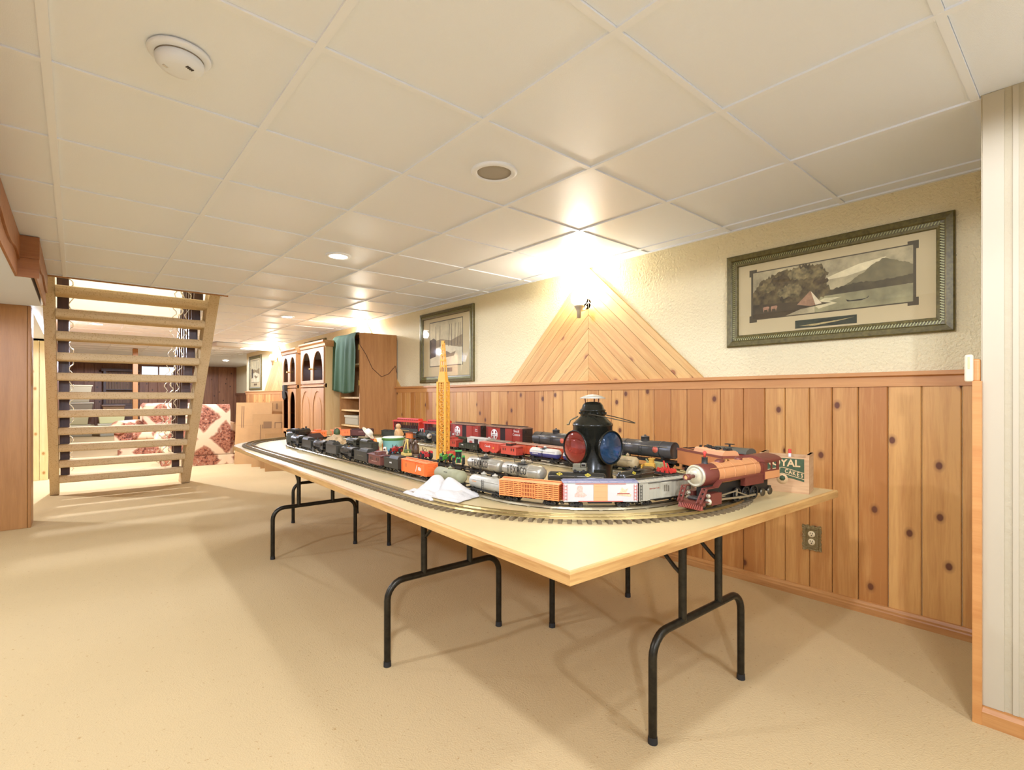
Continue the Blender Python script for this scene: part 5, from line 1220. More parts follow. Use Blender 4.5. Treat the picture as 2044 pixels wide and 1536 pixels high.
bevel(MB().box(-.03, .03, -.018, .018, .006, .02).build('chassis', TKG, tk), .002); bevel(MB().box(-.028, .004, -.017, .017, .02, .034).build('cargo_bed', TKG, tk), .001); bevel(MB().box(.006, .028, -.016, .016, .02, .038).build('cab', mat((96, 92, 74), .4), tk), .003)
for x in (-.018, .018):
    for y in (-1, 1): MB().cyl((x, y*.015, .006), (x, y*.02, .006), .0065, n=12).build('wheel', mat((28, 26, 22), .7), tk)
for s in (-1, 1): MB().box(.01, .024, s*.0162-.0003, s*.0162+.0003, .027, .035).build('window', mat((30, 30, 26), .2), tk)
r = I_(1.86, 1.312, .24, 'toy_tank_car', 'black toy tank car with yellow emblem right of the lantern', 'train car', False, .28); zc = tankcar(r, O, .235, .027, (46, 43, 35), domes=((0, .36, .3),), bands=(), rough=.22, zc=.052); yellow_mark(r, -.04, zc+.018, .022); pf = MB().box(-.022, .022, -.03, .03, zc+.026, zc+.028); pf.build('dome_platform', DARK, r)
r = I_(2.17, 3.2, .2, 'toy_caboose', 'red toy caboose behind the yellow crane mast', 'caboose'); caboose(r, O, .19, .05, (186, 66, 46), (176, 74, 56), .0)
r = I_(2.165, 2.962, .235, 'toy_gondola', 'dark green toy gondola left of the red hopper'); gondola(r, O, .23, .036, (52, 54, 38)); ticks(r, WHITE, -.07, .046, .03, .01, 3, .0318); ticks(r, WHITE, .08, .046, .008, .008, 1, .0318)
r = I_(2.16, 2.715, .245, 'toy_hopper_car', 'red toy hopper car lettered Canada'); hopper(r, O, .24, .06, (204, 76, 58))
for s, rt in SIDE: text('Canada', .021, WHITE, r, (-.02 if s < 0 else .02, s*.0325, .058), rt, .0006); MB().prism([(-.006, -.006), (.008, -.007), (.01, .004), (.002, .008), (-.007, .005)], 0, .0006, 'z').build('yellow_leaf', mat((224, 150, 60), .5), r, (.045 if s < 0 else -.045, s*.0322, .05), rt)
r = I_(2.155, 2.5, .2, 'toy_caboose', 'red toy caboose with dark cupola right of the hopper', 'caboose'); caboose(r, O, .195, .052, (204, 80, 60), (198, 100, 80), .04, cupc=(70, 48, 36)); 
for i, (y, lab) in enumerate(((2.185, 'white and blue toy tank car left of the lantern'), (1.90, 'white and blue toy tank car half hidden behind the lantern'))):
    r = I_(2.15, y, .26, 'toy_tank_car', lab); zc = tankcar(r, O, .255, .0285, (226, 220, 204), c2=(72, 70, 128), domes=((0, .36, .3),), bands=(), rough=.3, zc=.056); ticks(r, WHITE, -.06, zc-.006, .05, .007, 6, .0285); pf = MB().box(-.016, .016, -.03, .03, zc+.027, zc+.029); pf.build('dome_platform', DARK, r)
# ---- big gauge rolling stock by the wall
for i, (y, op, lab) in enumerate(((3.42, .0, 'large red Santa Fe boxcar, left of the two by the wall'), (2.925, .0, 'large red Santa Fe boxcar, right of the two by the wall'))):
    r = G_(2.48, y, .44, 'large_toy_boxcar', lab); Wd = boxcar(r, G, .43, .118, (162, 56, 42), (152, 120, 96), (168, 62, 46), (58, 44, 36), walk=(60, 48, 40), ribs=9, door_open=.15, dw=.18)
    for s, rt in SIDE:
        sg = 1 if s < 0 else -1; cx = -.105*(1 if s < 0 else 1)
        # seen from the left side the emblem sits left of the door
        e_ = MB().lathe([(.0001, .0005), (.041, .0005), (.041, 0)], 28, Matrix.Identity(4)).build('round_emblem', WHITE, r, (s*.112, s*(Wd/2+.0004), .1), rt)
        for k in range(4):
            a = PI/4+k*PI/2; MB().prism([(.014*math.cos(a), .014*math.sin(a)), (.034*math.cos(a-.4), .034*math.sin(a-.4)), (.036*math.cos(a), .036*math.sin(a)), (.034*math.cos(a+.4), .034*math.sin(a+.4))], .0005, .001, 'z').build('emblem_quarter', mat((150, 52, 40), .6), e_)
        text('Santa Fe', .017, mat((120, 40, 32), .6), e_, (0, 0, .0008), (0, 0, 0), .0004)
        if i == 1: text('Shock\nControl', .026, WHITE, r, (-s*.15, s*(Wd/2+.0003), .125), rt, .0005)
        else: text('Super\nShock', .014, WHITE, r, (-s*.16, s*(Wd/2+.0003), .12), rt, .0005)
    ticks(r, WHITE, -.175, .07, .03, .018, 3, Wd/2+.0003)
for i, (x, y, lab) in enumerate(((2.47, 2.40, 'long black toy tank car left of the lantern by the wall'), (2.455, 1.70, 'long black toy tank car right of the lantern by the wall'))):
    r = G_(x, y, .42, 'large_toy_tank_car', lab); zc = tankcar(r, G, .41, .046, (74, 70, 64), domes=((0., .52, .42),), bands=(-.3, .3), flat_end=True, rough=.32, zc=.098, bandc=(60, 56, 50)); 
    for s, rt in SIDE:
        MB().lathe([(.0001, .0006), (.018, .0006), (.018, 0)], 22).build('orange_emblem', mat((218, 106, 76), .5), r, (-s*.1, s*.0462, zc+.002), rt)
    ticks(r, mat((206, 198, 184), .6), -.1, zc+.02, .06, .012, 5, .0418)
def trolley(r, L):
    Wd, z0 = .1, .036; red = mat((206, 58, 44), .45); grn = mat((52, 50, 34), .5); crm = mat((226, 206, 176), .5)
    MB().box(-L/2, L/2, -Wd/2, Wd/2, z0-.008, z0).build('platform', TRK, r); MB().box(-L*.44, L*.44, -Wd*.46, Wd*.46, z0, z0+.045).build('side_panel', grn, r)
    for s in (-1, 1):
        for k in range(15):
            x = -L*.44+L*.88*k/14; MB().box(x-.0028, x+.0028, s*Wd*.46-.003, s*Wd*.46+.003, z0+.045, z0+.105).build('post', mat((72, 34, 28), .5), r)
        MB().box(-.06, .06, s*Wd*.465, s*Wd*.47, z0+.02, z0+.026).build('gilt_line', mat((186, 160, 90), .4, .4), r)
    MB().box(-L*.42, L*.42, -Wd*.2, Wd*.2, z0+.045, z0+.07).build('seat_row', mat((70, 44, 34), .6), r)
    for s in (-1, 1):
        MB().box(s*L*.47-.003, s*L*.47+.003, -Wd*.45, Wd*.45, z0, z0+.105).build('end_panel', red, r)
        w_ = MB().box(s*(L*.47+.003), s*(L*.47+.0042), -Wd*.4, Wd*.4, z0+.004, z0+.05).build('end_board', WHITE, r)
        for q in (-1, 0, 1): MB().box(s*(L*.47+.004), s*(L*.47+.005), q*.026-.008, q*.026+.008, z0+.012, z0+.042).build('end_window', mat((56, 60, 74), .3), r)
        for q in (-1, 1): MB().box(s*L*.49, s*L*.495, q*Wd*.44-.002, q*Wd*.44+.002, z0, z0+.11).build('corner_post', red, r)
    MB().prism([(-Wd*.54, 0), (Wd*.54, 0), (Wd*.54, .005), (Wd*.3, .016), (-Wd*.3, .016), (-Wd*.54, .005)], -L/2-.006, L/2+.006, 'x').build('roof', red, r, (0, 0, z0+.105))
    MB().prism([(-Wd*.26, 0), (Wd*.26, 0), (Wd*.28, .014), (Wd*.2, .022), (-Wd*.2, .022), (-Wd*.28, .014)], -L*.4, L*.4, 'x').build('clerestory', red, r, (0, 0, z0+.12))
    c = MB()
    for s in (-1, 1): 
        for k in range(10): x = -L*.36+L*.72*k/9; c.box(x-.01, x+.01, s*Wd*.272-.0006, s*Wd*.272+.0006, z0+.123, z0+.131)
    c.build('clerestory_window', mat((92, 30, 26), .4), r); trucks(r, G, L, .3)
r = G_(2.48, 4.44, .48, 'toy_trolley', 'red roofed toy trolley at the left by the cabinets', 'trolley'); trolley(r, .47)
r = G_(2.49, 3.9, .42, 'toy_trolley', 'red roofed toy trolley half hidden by the yellow mast', 'trolley'); trolley(r, .41)
# ---- the big brown engine, its tender and a bobber caboose
r = thing('large_steam_engine', 'large brown and tan steam engine with silver front at the table bend', 'steam engine', (1.892, .902, GZ), math.radians(174.8))
loco(r, G, .545, .0395, (112, 54, 40), boil=(206, 142, 88), front=(206, 198, 166), zc=.113, dr=.026, u=1.75, detail=True, rods=(190, 180, 150), cabh=1.15)
sm = MB(); sm.lathe([(.0001, 0), (.004, 0), (.004, .01), (.007, .018), (.003, .022)], 10, Matrix.Translation((.545*.44-.545*.15*.62, 0, .113+.0395*1.56))); sm.build('red_plug', mat((206, 62, 46), .5), r)
r = put(PG, LG, 2.375, 1.235, GZ, .4, 'large_tender', 'large orange tan tender with coal behind the brown engine', 'tender', True, None, .3)
tender(r, G, .39, .096, .078, (206, 128, 66), coal=True, topc=(214, 150, 98), top2=(132, 66, 44), u=1.75)
cb = thing('bobber_caboose', 'small red toy caboose with grey arched roof beside the yeast crate', 'caboose', (2.478, 1.185, TZ), math.radians(86))
L_, Wd = .17, .085
MB().box(-L_*.45, L_*.45, -Wd/2, Wd/2, .045, .135).build('body', mat((176, 58, 42), .5), cb)
MB().prism([(Wd*.58*math.cos(PI*k/10), .133+.026*math.sin(PI*k/10)) for k in range(11)], -L_*.53, L_*.53, 'x').build('roof', mat((92, 90, 76), .55), cb)
for s in (-1, 1):
    for x in (-.05, .05):
        f_ = MB().box(x-.013, x+.013, s*Wd/2-.001, s*(Wd/2+.002), .09, .122).build('window_frame', mat((212, 196, 166), .5), cb); MB().box(x-.009, x+.009, s*(Wd/2+.0015), s*(Wd/2+.003), .094, .118).build('window', mat((60, 66, 66), .2), f_)
    MB().box(s*L_*.48-.002, s*L_*.48+.002, -Wd*.5, Wd*.5, .04, .08).build('end_rail', mat((176, 58, 42), .5), cb)
MB().box(-.1, .1, -Wd*.5, Wd*.5, .035, .045).build('platform', TRK, cb)
for x in (-.045, .045): link('wheelset', wheelset(G), WHL, cb, (x, 0, G.r+.0005))
MB().cyl((.02, 0, .155), (.02, 0, .172), .005, n=8).build('chimney', DARK, cb); MB().box(-.0, .04, -.012, .012, .17, .174).build('chimney_cap', DARK, cb)

# ------------------------------------------------------------------ signal lantern
ln = thing('signal_lantern', 'black railway signal lantern with red and blue lenses on the table', 'lantern', (1.955, 1.648, TZ))
LB = mat((38, 37, 28), .22, .35, var=(20., .3)); LG_ = mat((120, 112, 84), .4, .5)
MB().lathe([(.0001, 0), (.098, 0), (.1, .004), (.1, .012), (.097, .016), (.097, .262), (.1, .266), (.1, .272), (.092, .276)], 40).build('body', LB, ln)
MB().lathe([(.1, .272), (.098, .277), (.088, .286), (.072, .301), (.06, .314), (.057, .318)], 40).build('shoulder', LB, ln)
MB().lathe([(.06, .312), (.062, .32), (.062, .338), (.066, .341), (.062, .345), (.056, .35), (.05, .368), (.04, .38), (.02, .384), (.0001, .384)], 32).build('chimney', LB, ln)
for k in range(12):
    a = 2*PI*k/12; MB().cyl((.061*math.cos(a), .061*math.sin(a), .328), (.069*math.cos(a), .069*math.sin(a), .328), .006, .004, n=8).build('vent', LB, ln)
for k in range(3): a = 2*PI*k/3+.5; MB().cyl((.036*math.cos(a), .036*math.sin(a), .37), (.04*math.cos(a), .04*math.sin(a), .402), .003, n=6).build('cap_post', mat((110, 62, 36), .5, .4), ln)
MB().lathe([(.062, .4), (.064, .402), (.045, .412), (.02, .419), (.0001, .421)], 32).build('cap', mat((196, 190, 168), .5, .3), ln)
hv = Matrix.Rotation(math.radians(-30), 4, 'Z'); hb = Matrix.Rotation(math.radians(-68), 4, 'Z')
pts = [(.21*math.sin(PI*k/24)**.85, -.064*math.cos(PI*k/24), .325-.042*math.sin(PI*k/24)) for k in range(25)]
MB().tube([hb @ Vector(p) for p in pts], .0024, 6).build('bail_handle', mat((84, 76, 58), .35, .6), ln)
for ang, c, nm in ((PI-.08, (196, 92, 84), 'red'), (-PI/2-.08, (84, 132, 176), 'blue')):
    M_ = Matrix.Rotation(ang, 4, 'Z') @ Matrix.Translation((0, 0, .164)) @ Matrix.Rotation(PI/2, 4, 'Y')
    hs = MB(); hs.lathe([(.062, .07), (.072, .1), (.08, .112), (.083, .116), (.083, .124), (.079, .127), (.077, .122), (.077, .11)], 36, M_); hs = hs.build('lens_housing', LB, ln)
    gm = mat(c, .03, trans=.9, key='lens', spec=.8)
    MB().lathe([(.0769, .119), (.068, .128), (.05, .137), (.024, .142), (.0001, .1435)], 36, M_).build('lens', gm, hs)
    MB().lathe([(.0768, .118), (.05, .108), (.0001, .1)], 36, M_).build('reflector', mat((226, 196, 160) if nm == 'red' else (150, 160, 170), .25, .8), hs)
for ang in (-.08, PI/2-.08):
    M_ = Matrix.Rotation(ang, 4, 'Z') @ Matrix.Translation((0, 0, .164)) @ Matrix.Rotation(PI/2, 4, 'Y')
    hs = MB(); hs.lathe([(.062, .075), (.068, .1), (.0765, .116), (.0765, .124), (.0725, .127), (.0705, .122), (.05, .132), (.0001, .138)], 30, M_); hs.build('rear_lens_housing', LB, ln)
bevel(MB().box(-.03, .03, -.104, -.096, .02, .06, hv).build('latch_plate', LB, ln), .002)
MB().tube([hv @ Vector(p) for p in ((-.06, .05, .31), (-.095, .065, .29), (-.1, .075, .268), (-.108, .082, .268))], .004, 6).build('hinge_arm', LG_, ln)

# ------------------------------------------------------------------ yeast crate
ct = thing('wooden_crate', 'small wooden ROYAL YEAST CAKES crate with green printed side', 'crate', (2.325, .79, TZ), math.radians(12))
cw, cd_, chh, t_ = .19, .14, .164, .010      # along +y, along +x, height
MB().box(0, t_, 0, cw, 0, chh-.012).build('front_board', CRATEW, ct); MB().box(cd_-t_, cd_, 0, cw, 0, chh-.012).build('back_board', CRATEW, ct)
for y in (0, cw-t_): MB().box(t_, cd_-t_, y, y+t_, 0, chh).build('end_board', wood('crate_end', (184, 142, 96), (214, 176, 128), axis=0, rough=.7), ct)
for y in (0, cw-t_*1.2): MB().box(-.0005, cd_, y-.0005, y+t_*1.2, chh-.012, chh).build('top_rim', CRATEW, ct)
MB().box(t_, cd_-t_, t_, cw-t_, 0, .01).build('bottom_board', CRATEW, ct)
GRN = mat((58, 74, 42), .7, var=(40., .2)); CRM = mat((204, 168, 118), .7)
MB().prism([(.018, chh-.018), (cw-.012, chh-.018), (cw-.012, .06), (.125, .07), (.1, .066), (.06, .06), (.018, .05)], -.0008, 0, 'x').build('green_print', GRN, ct)
RT = (PI/2, 0, -PI/2)
text('ROYAL', .042, CRM, ct, (-.0009, .1, .125), RT, .0004, bold=.001)
def bandline(z0, k): MB().prism([(.018, z0-k), (.1, z0), (cw-.012, z0-k), (cw-.012, z0-k-.0025), (.1, z0-.0025), (.018, z0-k-.0025)], -.0014, -.0007, 'x').build('print_line', CRM, ct)
bandline(.108, .02); bandline(.082, .02)
for k, ch in enumerate('YEAST CAKES'):
    if ch != ' ':
        y = .172-k*.0146; text(ch, .0235, CRM, ct, (-.0009, y, .0935-.02*abs(y-.1)/.085), RT, .0004, bold=.0006, sx=.8)
MB().lathe([(.0001, .0004), (.022, .0004), (.022, 0)], 24, Matrix.Translation((-.0006, .1, .056)) @ Matrix.Rotation(-PI/2, 4, 'Y')).build('round_print', CRM, ct)
MB().lathe([(.0001, .001), (.012, .001), (.012, 0)], 7, Matrix.Translation((-.0006, .1, .06)) @ Matrix.Rotation(-PI/2, 4, 'Y')).build('print_flower', GRN, ct)
fp = thing('tipped_peg', 'small white peg with red tip standing in the yeast crate', 'peg', (2.39, .89, TZ+.0105)); MB().cyl((0, 0, 0), (0, 0, .15), .006, n=10).build('shaft', WHITE, fp); MB().cyl((0, 0, .15), (0, 0, .168), .007, .006, n=10).build('tip', mat((206, 62, 46), .5), fp)

# ------------------------------------------------------------------ white cloth
nu = 46; v = []; rr = random.Random(4)
def clh(x, y):
    e = max(0., 1-(abs(x)**3+abs(y)**3)); n1 = noise.noise(Vector((x*1.3+3, y*1.3, .3)))
    pk = math.exp(-((x+.3)**2*1.2+(y-.3)**2)/.14)*.05+math.exp(-((x-.25)**2+(y-.2)**2*1.6)/.22)*.034
    f1 = abs(math.sin(x*4.2+1.8*y+2.2*n1)); f2 = abs(math.sin(y*5.-1.6*x+1.5*n1+1))
    return .003+e**.5*(pk*(.6+.4*f1)+.02*f1*(1-.4*abs(x))+.014*f2+.006*noise.noise(Vector((x*5, y*5, 2))))
for j in range(nu+1):
    for i in range(nu+1):
        a, b = i/nu*2-1, j/nu*2-1
        k = 1+.13*noise.noise(Vector((a*2, b*2, 7)))
        v.append((a*.155*k, b*.115*k, clh(a, b)))
cl = MB(); cl.add(v, [(j*(nu+1)+i, j*(nu+1)+i+1, (j+1)*(nu+1)+i+1, (j+1)*(nu+1)+i) for j in range(nu) for i in range(nu)], True)
o = cl.build('white_cloth', mat((202, 196, 184), .9, bump=(160., .3)), None, (1.145, 1.775, TZ+.001), (0, 0, math.radians(-72))); tag(o, 'crumpled white cloth lying between the front tracks', 'cloth'); mo = o.modifiers.new('t', 'SOLIDIFY'); mo.thickness = .002; mo.offset = 1

# ------------------------------------------------------------------ yellow crane mast
cr = thing('crane_mast', 'tall yellow lattice crane mast standing among the trains', 'crane', (1.80, 2.765, TZ), math.radians(-58))
YM = mat((232, 172, 62), .45); hw = .026; zb, zt = .03, .50
for sx in (-1, 1):
    for sy in (-1, 1): MB().box(sx*hw-.0065, sx*hw+.0065, sy*hw-.0065, sy*hw+.0065, 0, zt).build('chord', YM, cr)
lt = []
for face in range(4):
    R_ = Matrix.Rotation(face*PI/2, 4, 'Z'); n = 10
    for k in range(n):
        z0, z1 = zb+(zt-.05-zb)*k/n, zb+(zt-.05-zb)*(k+1)/n
        b = MB()
        if k % 2 == 0: b.bar(R_ @ Vector((-hw, -hw, z0)), R_ @ Vector((hw, -hw, z1)), .005, .003); b.bar(R_ @ Vector((hw, -hw, z0)), R_ @ Vector((-hw, -hw, z1)), .005, .003)
        else: b.bar(R_ @ Vector((-hw, -hw, z1)), R_ @ Vector((hw, -hw, z0)), .005, .003); b.bar(R_ @ Vector((hw, -hw, z1)), R_ @ Vector((-hw, -hw, z0)), .005, .003)
        b.bar(R_ @ Vector((-hw, -hw, z0)), R_ @ Vector((hw, -hw, z0)), .005, .003); b.build('brace', YM, cr)
    b = MB()
    for k in range(4): b.bar(R_ @ Vector((-hw, -hw, zt-.045+k*.015)), R_ @ Vector((hw, -hw, zt-.045+k*.015)), .005, .003); b.bar(R_ @ Vector((-hw+k*hw*.667, -hw, zt-.045)), R_ @ Vector((-hw+k*hw*.667, -hw, zt)), .004, .003)
    b.build('top_grid', YM, cr)
MB().box(-.034, .034, -.034, .034, 0, zb).build('base', YM, cr); MB().box(-.032, .032, -.032, .032, zt, zt+.006).build('collar', YM, cr)
def frus(w0, w1, z0, z1): 
    return MB().add([(-w0, -w0, z0), (w0, -w0, z0), (w0, w0, z0), (-w0, w0, z0), (-w1, -w1, z1), (w1, -w1, z1), (w1, w1, z1), (-w1, w1, z1)], [(0, 1, 5, 4), (1, 2, 6, 5), (2, 3, 7, 6), (3, 0, 4, 7), (4, 5, 6, 7), (0, 3, 2, 1)])
frus(.026, .019, zt+.006, .57).build('jib_foot', YM, cr)
for sx in (-1, 1):
    for sy in (-1, 1): MB().bar((sx*.016, sy*.016, .57), (sx*.006, sy*.006, .765), .006).build('jib_chord', YM, cr)
for k in range(5): z = .6+k*.036; w_ = .016-.010*(z-.57)/.195; MB().box(-w_-.003, w_+.003, -w_-.003, w_+.003, z, z+.012).build('jib_tie', YM, cr)
MB().box(-.009, .009, -.009, .009, .755, .77).build('tip', YM, cr); MB().cyl((-.01, 0, .762), (.01, 0, .762), .006, n=10).build('pulley', DARK, cr)
bevel(MB().box(.036, .085, -.03, .03, .0, .06).build('winch_house', mat((196, 70, 50), .5), cr), .004)

# ------------------------------------------------------------------ tractors and yard toys
TIRE = mat((40, 38, 32), .8)
def tractor(loc, rz, c, hub, label, s=1., cab=None, name='toy_tractor', stack=True):
    o = thing(name, label, 'toy tractor', loc, rz, 'toy tractors'); m = mat(c, .4)
    def wheel(x, y, r, w):
        wt = MB().lathe([(r*.55, -w), (r*.9, -w), (r, -w*.6), (r, w*.6), (r*.9, w), (r*.55, w)], 18, Matrix.Translation((x, y, r)) @ Matrix.Rotation(PI/2, 4, 'X')).build('tire', TIRE, o)
        MB().lathe([(.0001, -w*.4), (r*.3, -w*.5), (r*.56, -w*.8), (r*.56, w*.8), (r*.3, w*.5), (.0001, w*.4)], 16, Matrix.Translation((x, y, r)) @ Matrix.Rotation(PI/2, 4, 'X')).build('hub', mat(hub, .45), wt)
    for y in (-1, 1): wheel(-.022*s, y*.026*s, .022*s, .007*s); wheel(.034*s, y*.021*s, .0125*s, .005*s)
    bevel(MB().box(-.032*s, .012*s, -.014*s, .014*s, .014*s, .032*s).build('chassis', m, o), .002*s); bevel(MB().box(.004*s, .05*s, -.011*s, .011*s, .018*s, .043*s).build('hood', m, o), .004*s, 3)
    MB().box(.049*s, .051*s, -.008*s, .008*s, .02*s, .04*s).build('grille', TIRE, o)
    for y in (-1, 1): MB().prism([(-.044*s, .036*s), (-.036*s, .047*s), (-.014*s, .048*s), (-.004*s, .04*s), (-.014*s, .044*s), (-.034*s, .043*s)], y*.026*s-.007*s, y*.026*s+.007*s, 'y').build('fender', m, o)
    if stack: MB().cyl((.032*s, 0, .04*s), (.032*s, 0, .064*s), .0022*s, n=8).build('exhaust', TIRE, o)
    if cab:
        b = MB()
        for x in (-.034, -.002):
            for y in (-1, 1): b.box((x-.0015)*s, (x+.0015)*s, (y*.014-.0015)*s, (y*.014+.0015)*s, .03*s, .07*s)
        b.box(-.033*s, -.003*s, -.013*s, .013*s, .034*s, .068*s); b.build('cab', mat(cab, .2), o); bevel(MB().box(-.038*s, .002*s, -.018*s, .018*s, .07*s, .076*s).build('cab_roof', m, o), .002*s)
    else:
        bevel(MB().box(-.03*s, -.014*s, -.008*s, .008*s, .034*s, .044*s).build('seat', m, o), .002*s); MB().tube([(-.004*s, .009*s*math.cos(a), .05*s+.009*s*math.sin(a)) for a in [2*PI*k/12 for k in range(12)]], .0014*s, 6, True).build('steering_wheel', TIRE, o)
    return o
dk = OZ+O.zf+.0035
tractor((f1[0]-.002, f1[1]+.06, dk), math.radians(200), (176, 46, 38), (150, 50, 42), 'small red toy tractor in front of the teal tub', .95)
tractor((f2[0], f2[1]-.02, dk), math.radians(80), (196, 52, 48), (186, 64, 54), 'small red toy tractor left of the green tractors', 1.05)
tractor((f3[0]-.0, f3[1]+.07, dk), math.radians(215), (72, 156, 52), (236, 212, 88), 'green toy tractor with yellow hubs, left one', 1.05)
tractor((f3[0]+.0, f3[1]-.065, dk), math.radians(235), (66, 164, 74), (236, 214, 92), 'green toy tractor with dark cab and yellow hubs, right one', 1.05, cab=(34, 44, 30))
tractor((2.345, 1.745, TZ+.0005), math.radians(250), (96, 190, 66), (96, 190, 66), 'bright green toy tractor behind the cream tank car', 1.5)
ho = thing('toy_hoist', 'yellow toy hoist with slanted arm beside the red tractor', 'toy hoist', (f1[0], f1[1]-.075, dk), math.radians(82)); YH = mat((226, 196, 110), .5)
bevel(MB().box(-.035, .035, -.024, .024, .0, .018).build('base', YH, ho), .003); bevel(MB().box(-.03, .0, -.02, .02, .018, .04).build('cab', mat((92, 110, 52), .5), ho), .003)
for y in (-.018, .018): MB().bar((.015, y, .015), (-.01, y*.3, .098), .005).build('frame_leg', YH, ho)
MB().bar((-.03, 0, .02), (-.01, 0, .098), .006).build('arm', YH, ho); MB().cyl((-.01, -.008, .098), (-.01, .008, .098), .006, n=10).build('sheave', YH, ho)
fa = Vector((math.cos(fr_), math.sin(fr_), 0))
yc_ = Vector(fy)+fa*.06+Vector((0, 0, .0005)); o = thing('toy_crawler', 'yellow toy crawler on the flatcar right of the cream tank car', 'toy tractor', yc_, fr_+.5); YC = mat((226, 176, 72), .5)
for y in (-1, 1): bevel(MB().box(-.028, .028, y*.018-.006, y*.018+.006, 0, .018).build('crawler_track', mat((120, 96, 52), .6), o), .006, 3)
bevel(MB().box(-.026, .024, -.013, .013, .008, .032).build('body', YC, o), .003); MB().box(-.02, .0, -.012, .012, .03, .052).build('cab', YC, o); MB().box(-.024, .004, -.016, .016, .052, .056).build('cab_roof', YC, o); MB().box(.032, .036, -.03, .03, .002, .024).build('blade', YC, o)
rp = Vector(fy)-fa*.05+Vector((0, 0, .0005)); o = thing('toy_plough', 'red toy plough frame on the flatcar beside the brown engine', 'toy plough', rp, fr_+PI); RD = mat((212, 62, 48), .45)
MB().bar((-.05, 0, .012), (.055, 0, .014), .012, .008).build('beam', RD, o); MB().bar((-.02, -.018, .01), (.02, .018, .01), .006).build('cross_beam', RD, o)
for x in (-.035, -.005, .025): MB().prism([(x-.008, .0), (x+.01, .0), (x+.004, .02), (x-.002, .022)], -.018, -.012, 'y').build('plough_share', RD, o); MB().prism([(x-.008, .0), (x+.01, .0), (x+.004, .02), (x-.002, .022)], .012, .018, 'y').build('plough_share', RD, o)
MB().bar((.0, 0, .012), (-.012, 0, .055), .006).build('lever', RD, o); MB().bar((.03, 0, .012), (.01, 0, .045), .005).build('lever', RD, o); MB().cyl((.05, -.012, .012), (.05, .012, .012), .012, n=12).build('drum', RD, o)
pw = thing('toy_wagon', 'pale green toy farm wagon between the red plough and black tank car', 'toy wagon', (2.335, 1.53, TZ+.0005), math.radians(75)); PGm = mat((176, 176, 120), .5)
MB().prism([(-.045, .03), (.045, .03), (.055, .062), (-.055, .062)], -.024, .024, 'y').build('box', PGm, pw); MB().bar((.045, 0, .03), (.085, 0, .07), .005).build('tongue', PGm, pw)
for x in (-.03, .03):
    for y in (-1, 1): MB().cyl((x, y*.022, .0155), (x, y*.028, .0155), .015, n=14).build('wheel', mat((176, 110, 66), .5), pw)

# ------------------------------------------------------------------ figurines and tubs in the middle of the layout
tu = thing('teal_tub', 'teal plastic tub with green lid rim and blue picture', 'tub', (1.735, 3.32, TZ)); 
MB().lathe([(.0001, 0), (.066, 0), (.068, .003), (.074, .098), (.076, .1)], 36).build('tub_wall', mat((140, 196, 186), .4), tu); MB().lathe([(.0765, .098), (.079, .1), (.079, .114), (.077, .116), (.07, .112), (.0001, .112)], 36).build('lid_rim', mat((78, 122, 42), .45), tu); MB().lathe([(.076, .116), (.07, .122), (.03, .123), (.0001, .123)], 36).build('lid', mat((206, 202, 184), .5), tu)
for k in range(3): a = math.radians(222+k*14); MB().box(.0705, .0725, -.012, .012, .012, .036+.006*(k % 2), Matrix.Rotation(a, 4, 'Z')).build('picture_patch', mat(((70, 130, 176), (60, 90, 160), (96, 150, 190))[k], .5), tu)
def figure(name, loc, rz, label, cat, prof, c, parts=()):
    o = thing(name, label, cat, loc, rz); MB().lathe(prof, 18).build('body', mat(c, .55, bump=(50., .3)), o)
    for (nm, kind, a, cc) in parts:
        if kind == 's': b = MB().sphere(a[0], a[1], 14, a[2] if len(a) > 2 else (1, 1, 1))
        elif kind == 'c': b = MB().cyl(*a[:2], a[2], a[3], n=14)
        elif kind == 't': b = MB().tube(a[0], a[1], 8)
        else: b = MB().lathe(a[0], 18, a[1])
        b.build(nm, mat(cc, .5), o)
    return o
tilt = Matrix.Translation((0, 0, .128)) @ Matrix.Rotation(math.radians(48), 4, 'Y')
figure('hat_figurine', (1.68, 3.62, TZ), math.radians(-40), 'white figurine in a big white hat leaning over the trains', 'figurine', [(.0001, 0), (.03, 0), (.026, .03), (.02, .055), (.026, .075), (.018, .095), (.012, .1)], (222, 206, 186),
       (('head', 's', ((0, 0, .112), .02), (220, 190, 150)), ('hat_brim', 'l', ([(.0001, 0), (.058, .002), (.062, .008), (.058, .006), (.0001, .006)], tilt), (228, 220, 196)), ('hat_crown', 'l', ([(.032, .004), (.03, .028), (.02, .034), (.0001, .03)], tilt), (230, 224, 202)),
        ('arm', 't', ([(.02, 0, .085), (.045, .0, .07), (.05, -.01, .05)], .008), (206, 70, 56)), ('scarf', 's', ((0, -.01, .088), .022, (1, 1, .5)), (60, 70, 40)), ('vest', 's', ((-.004, -.012, .06), .026, (1, .8, 1.1)), (212, 82, 60))))
figure('clown_figurine', (1.66, 3.45, TZ), .4, 'red and orange clown figurine left of the teal tub', 'figurine', [(.0001, 0), (.028, 0), (.03, .02), (.024, .05), (.012, .06)], (206, 70, 76),
       (('head', 's', ((0, 0, .07), .016), (226, 180, 130)), ('hat', 'c', ((0, 0, .08), (0, 0, .104), .014, .006), (232, 150, 60)), ('arm', 't', ([(.02, 0, .045), (.036, 0, .03)], .007), (206, 70, 76)), ('arm', 't', ([(-.02, 0, .045), (-.036, 0, .03)], .007), (206, 70, 76))))
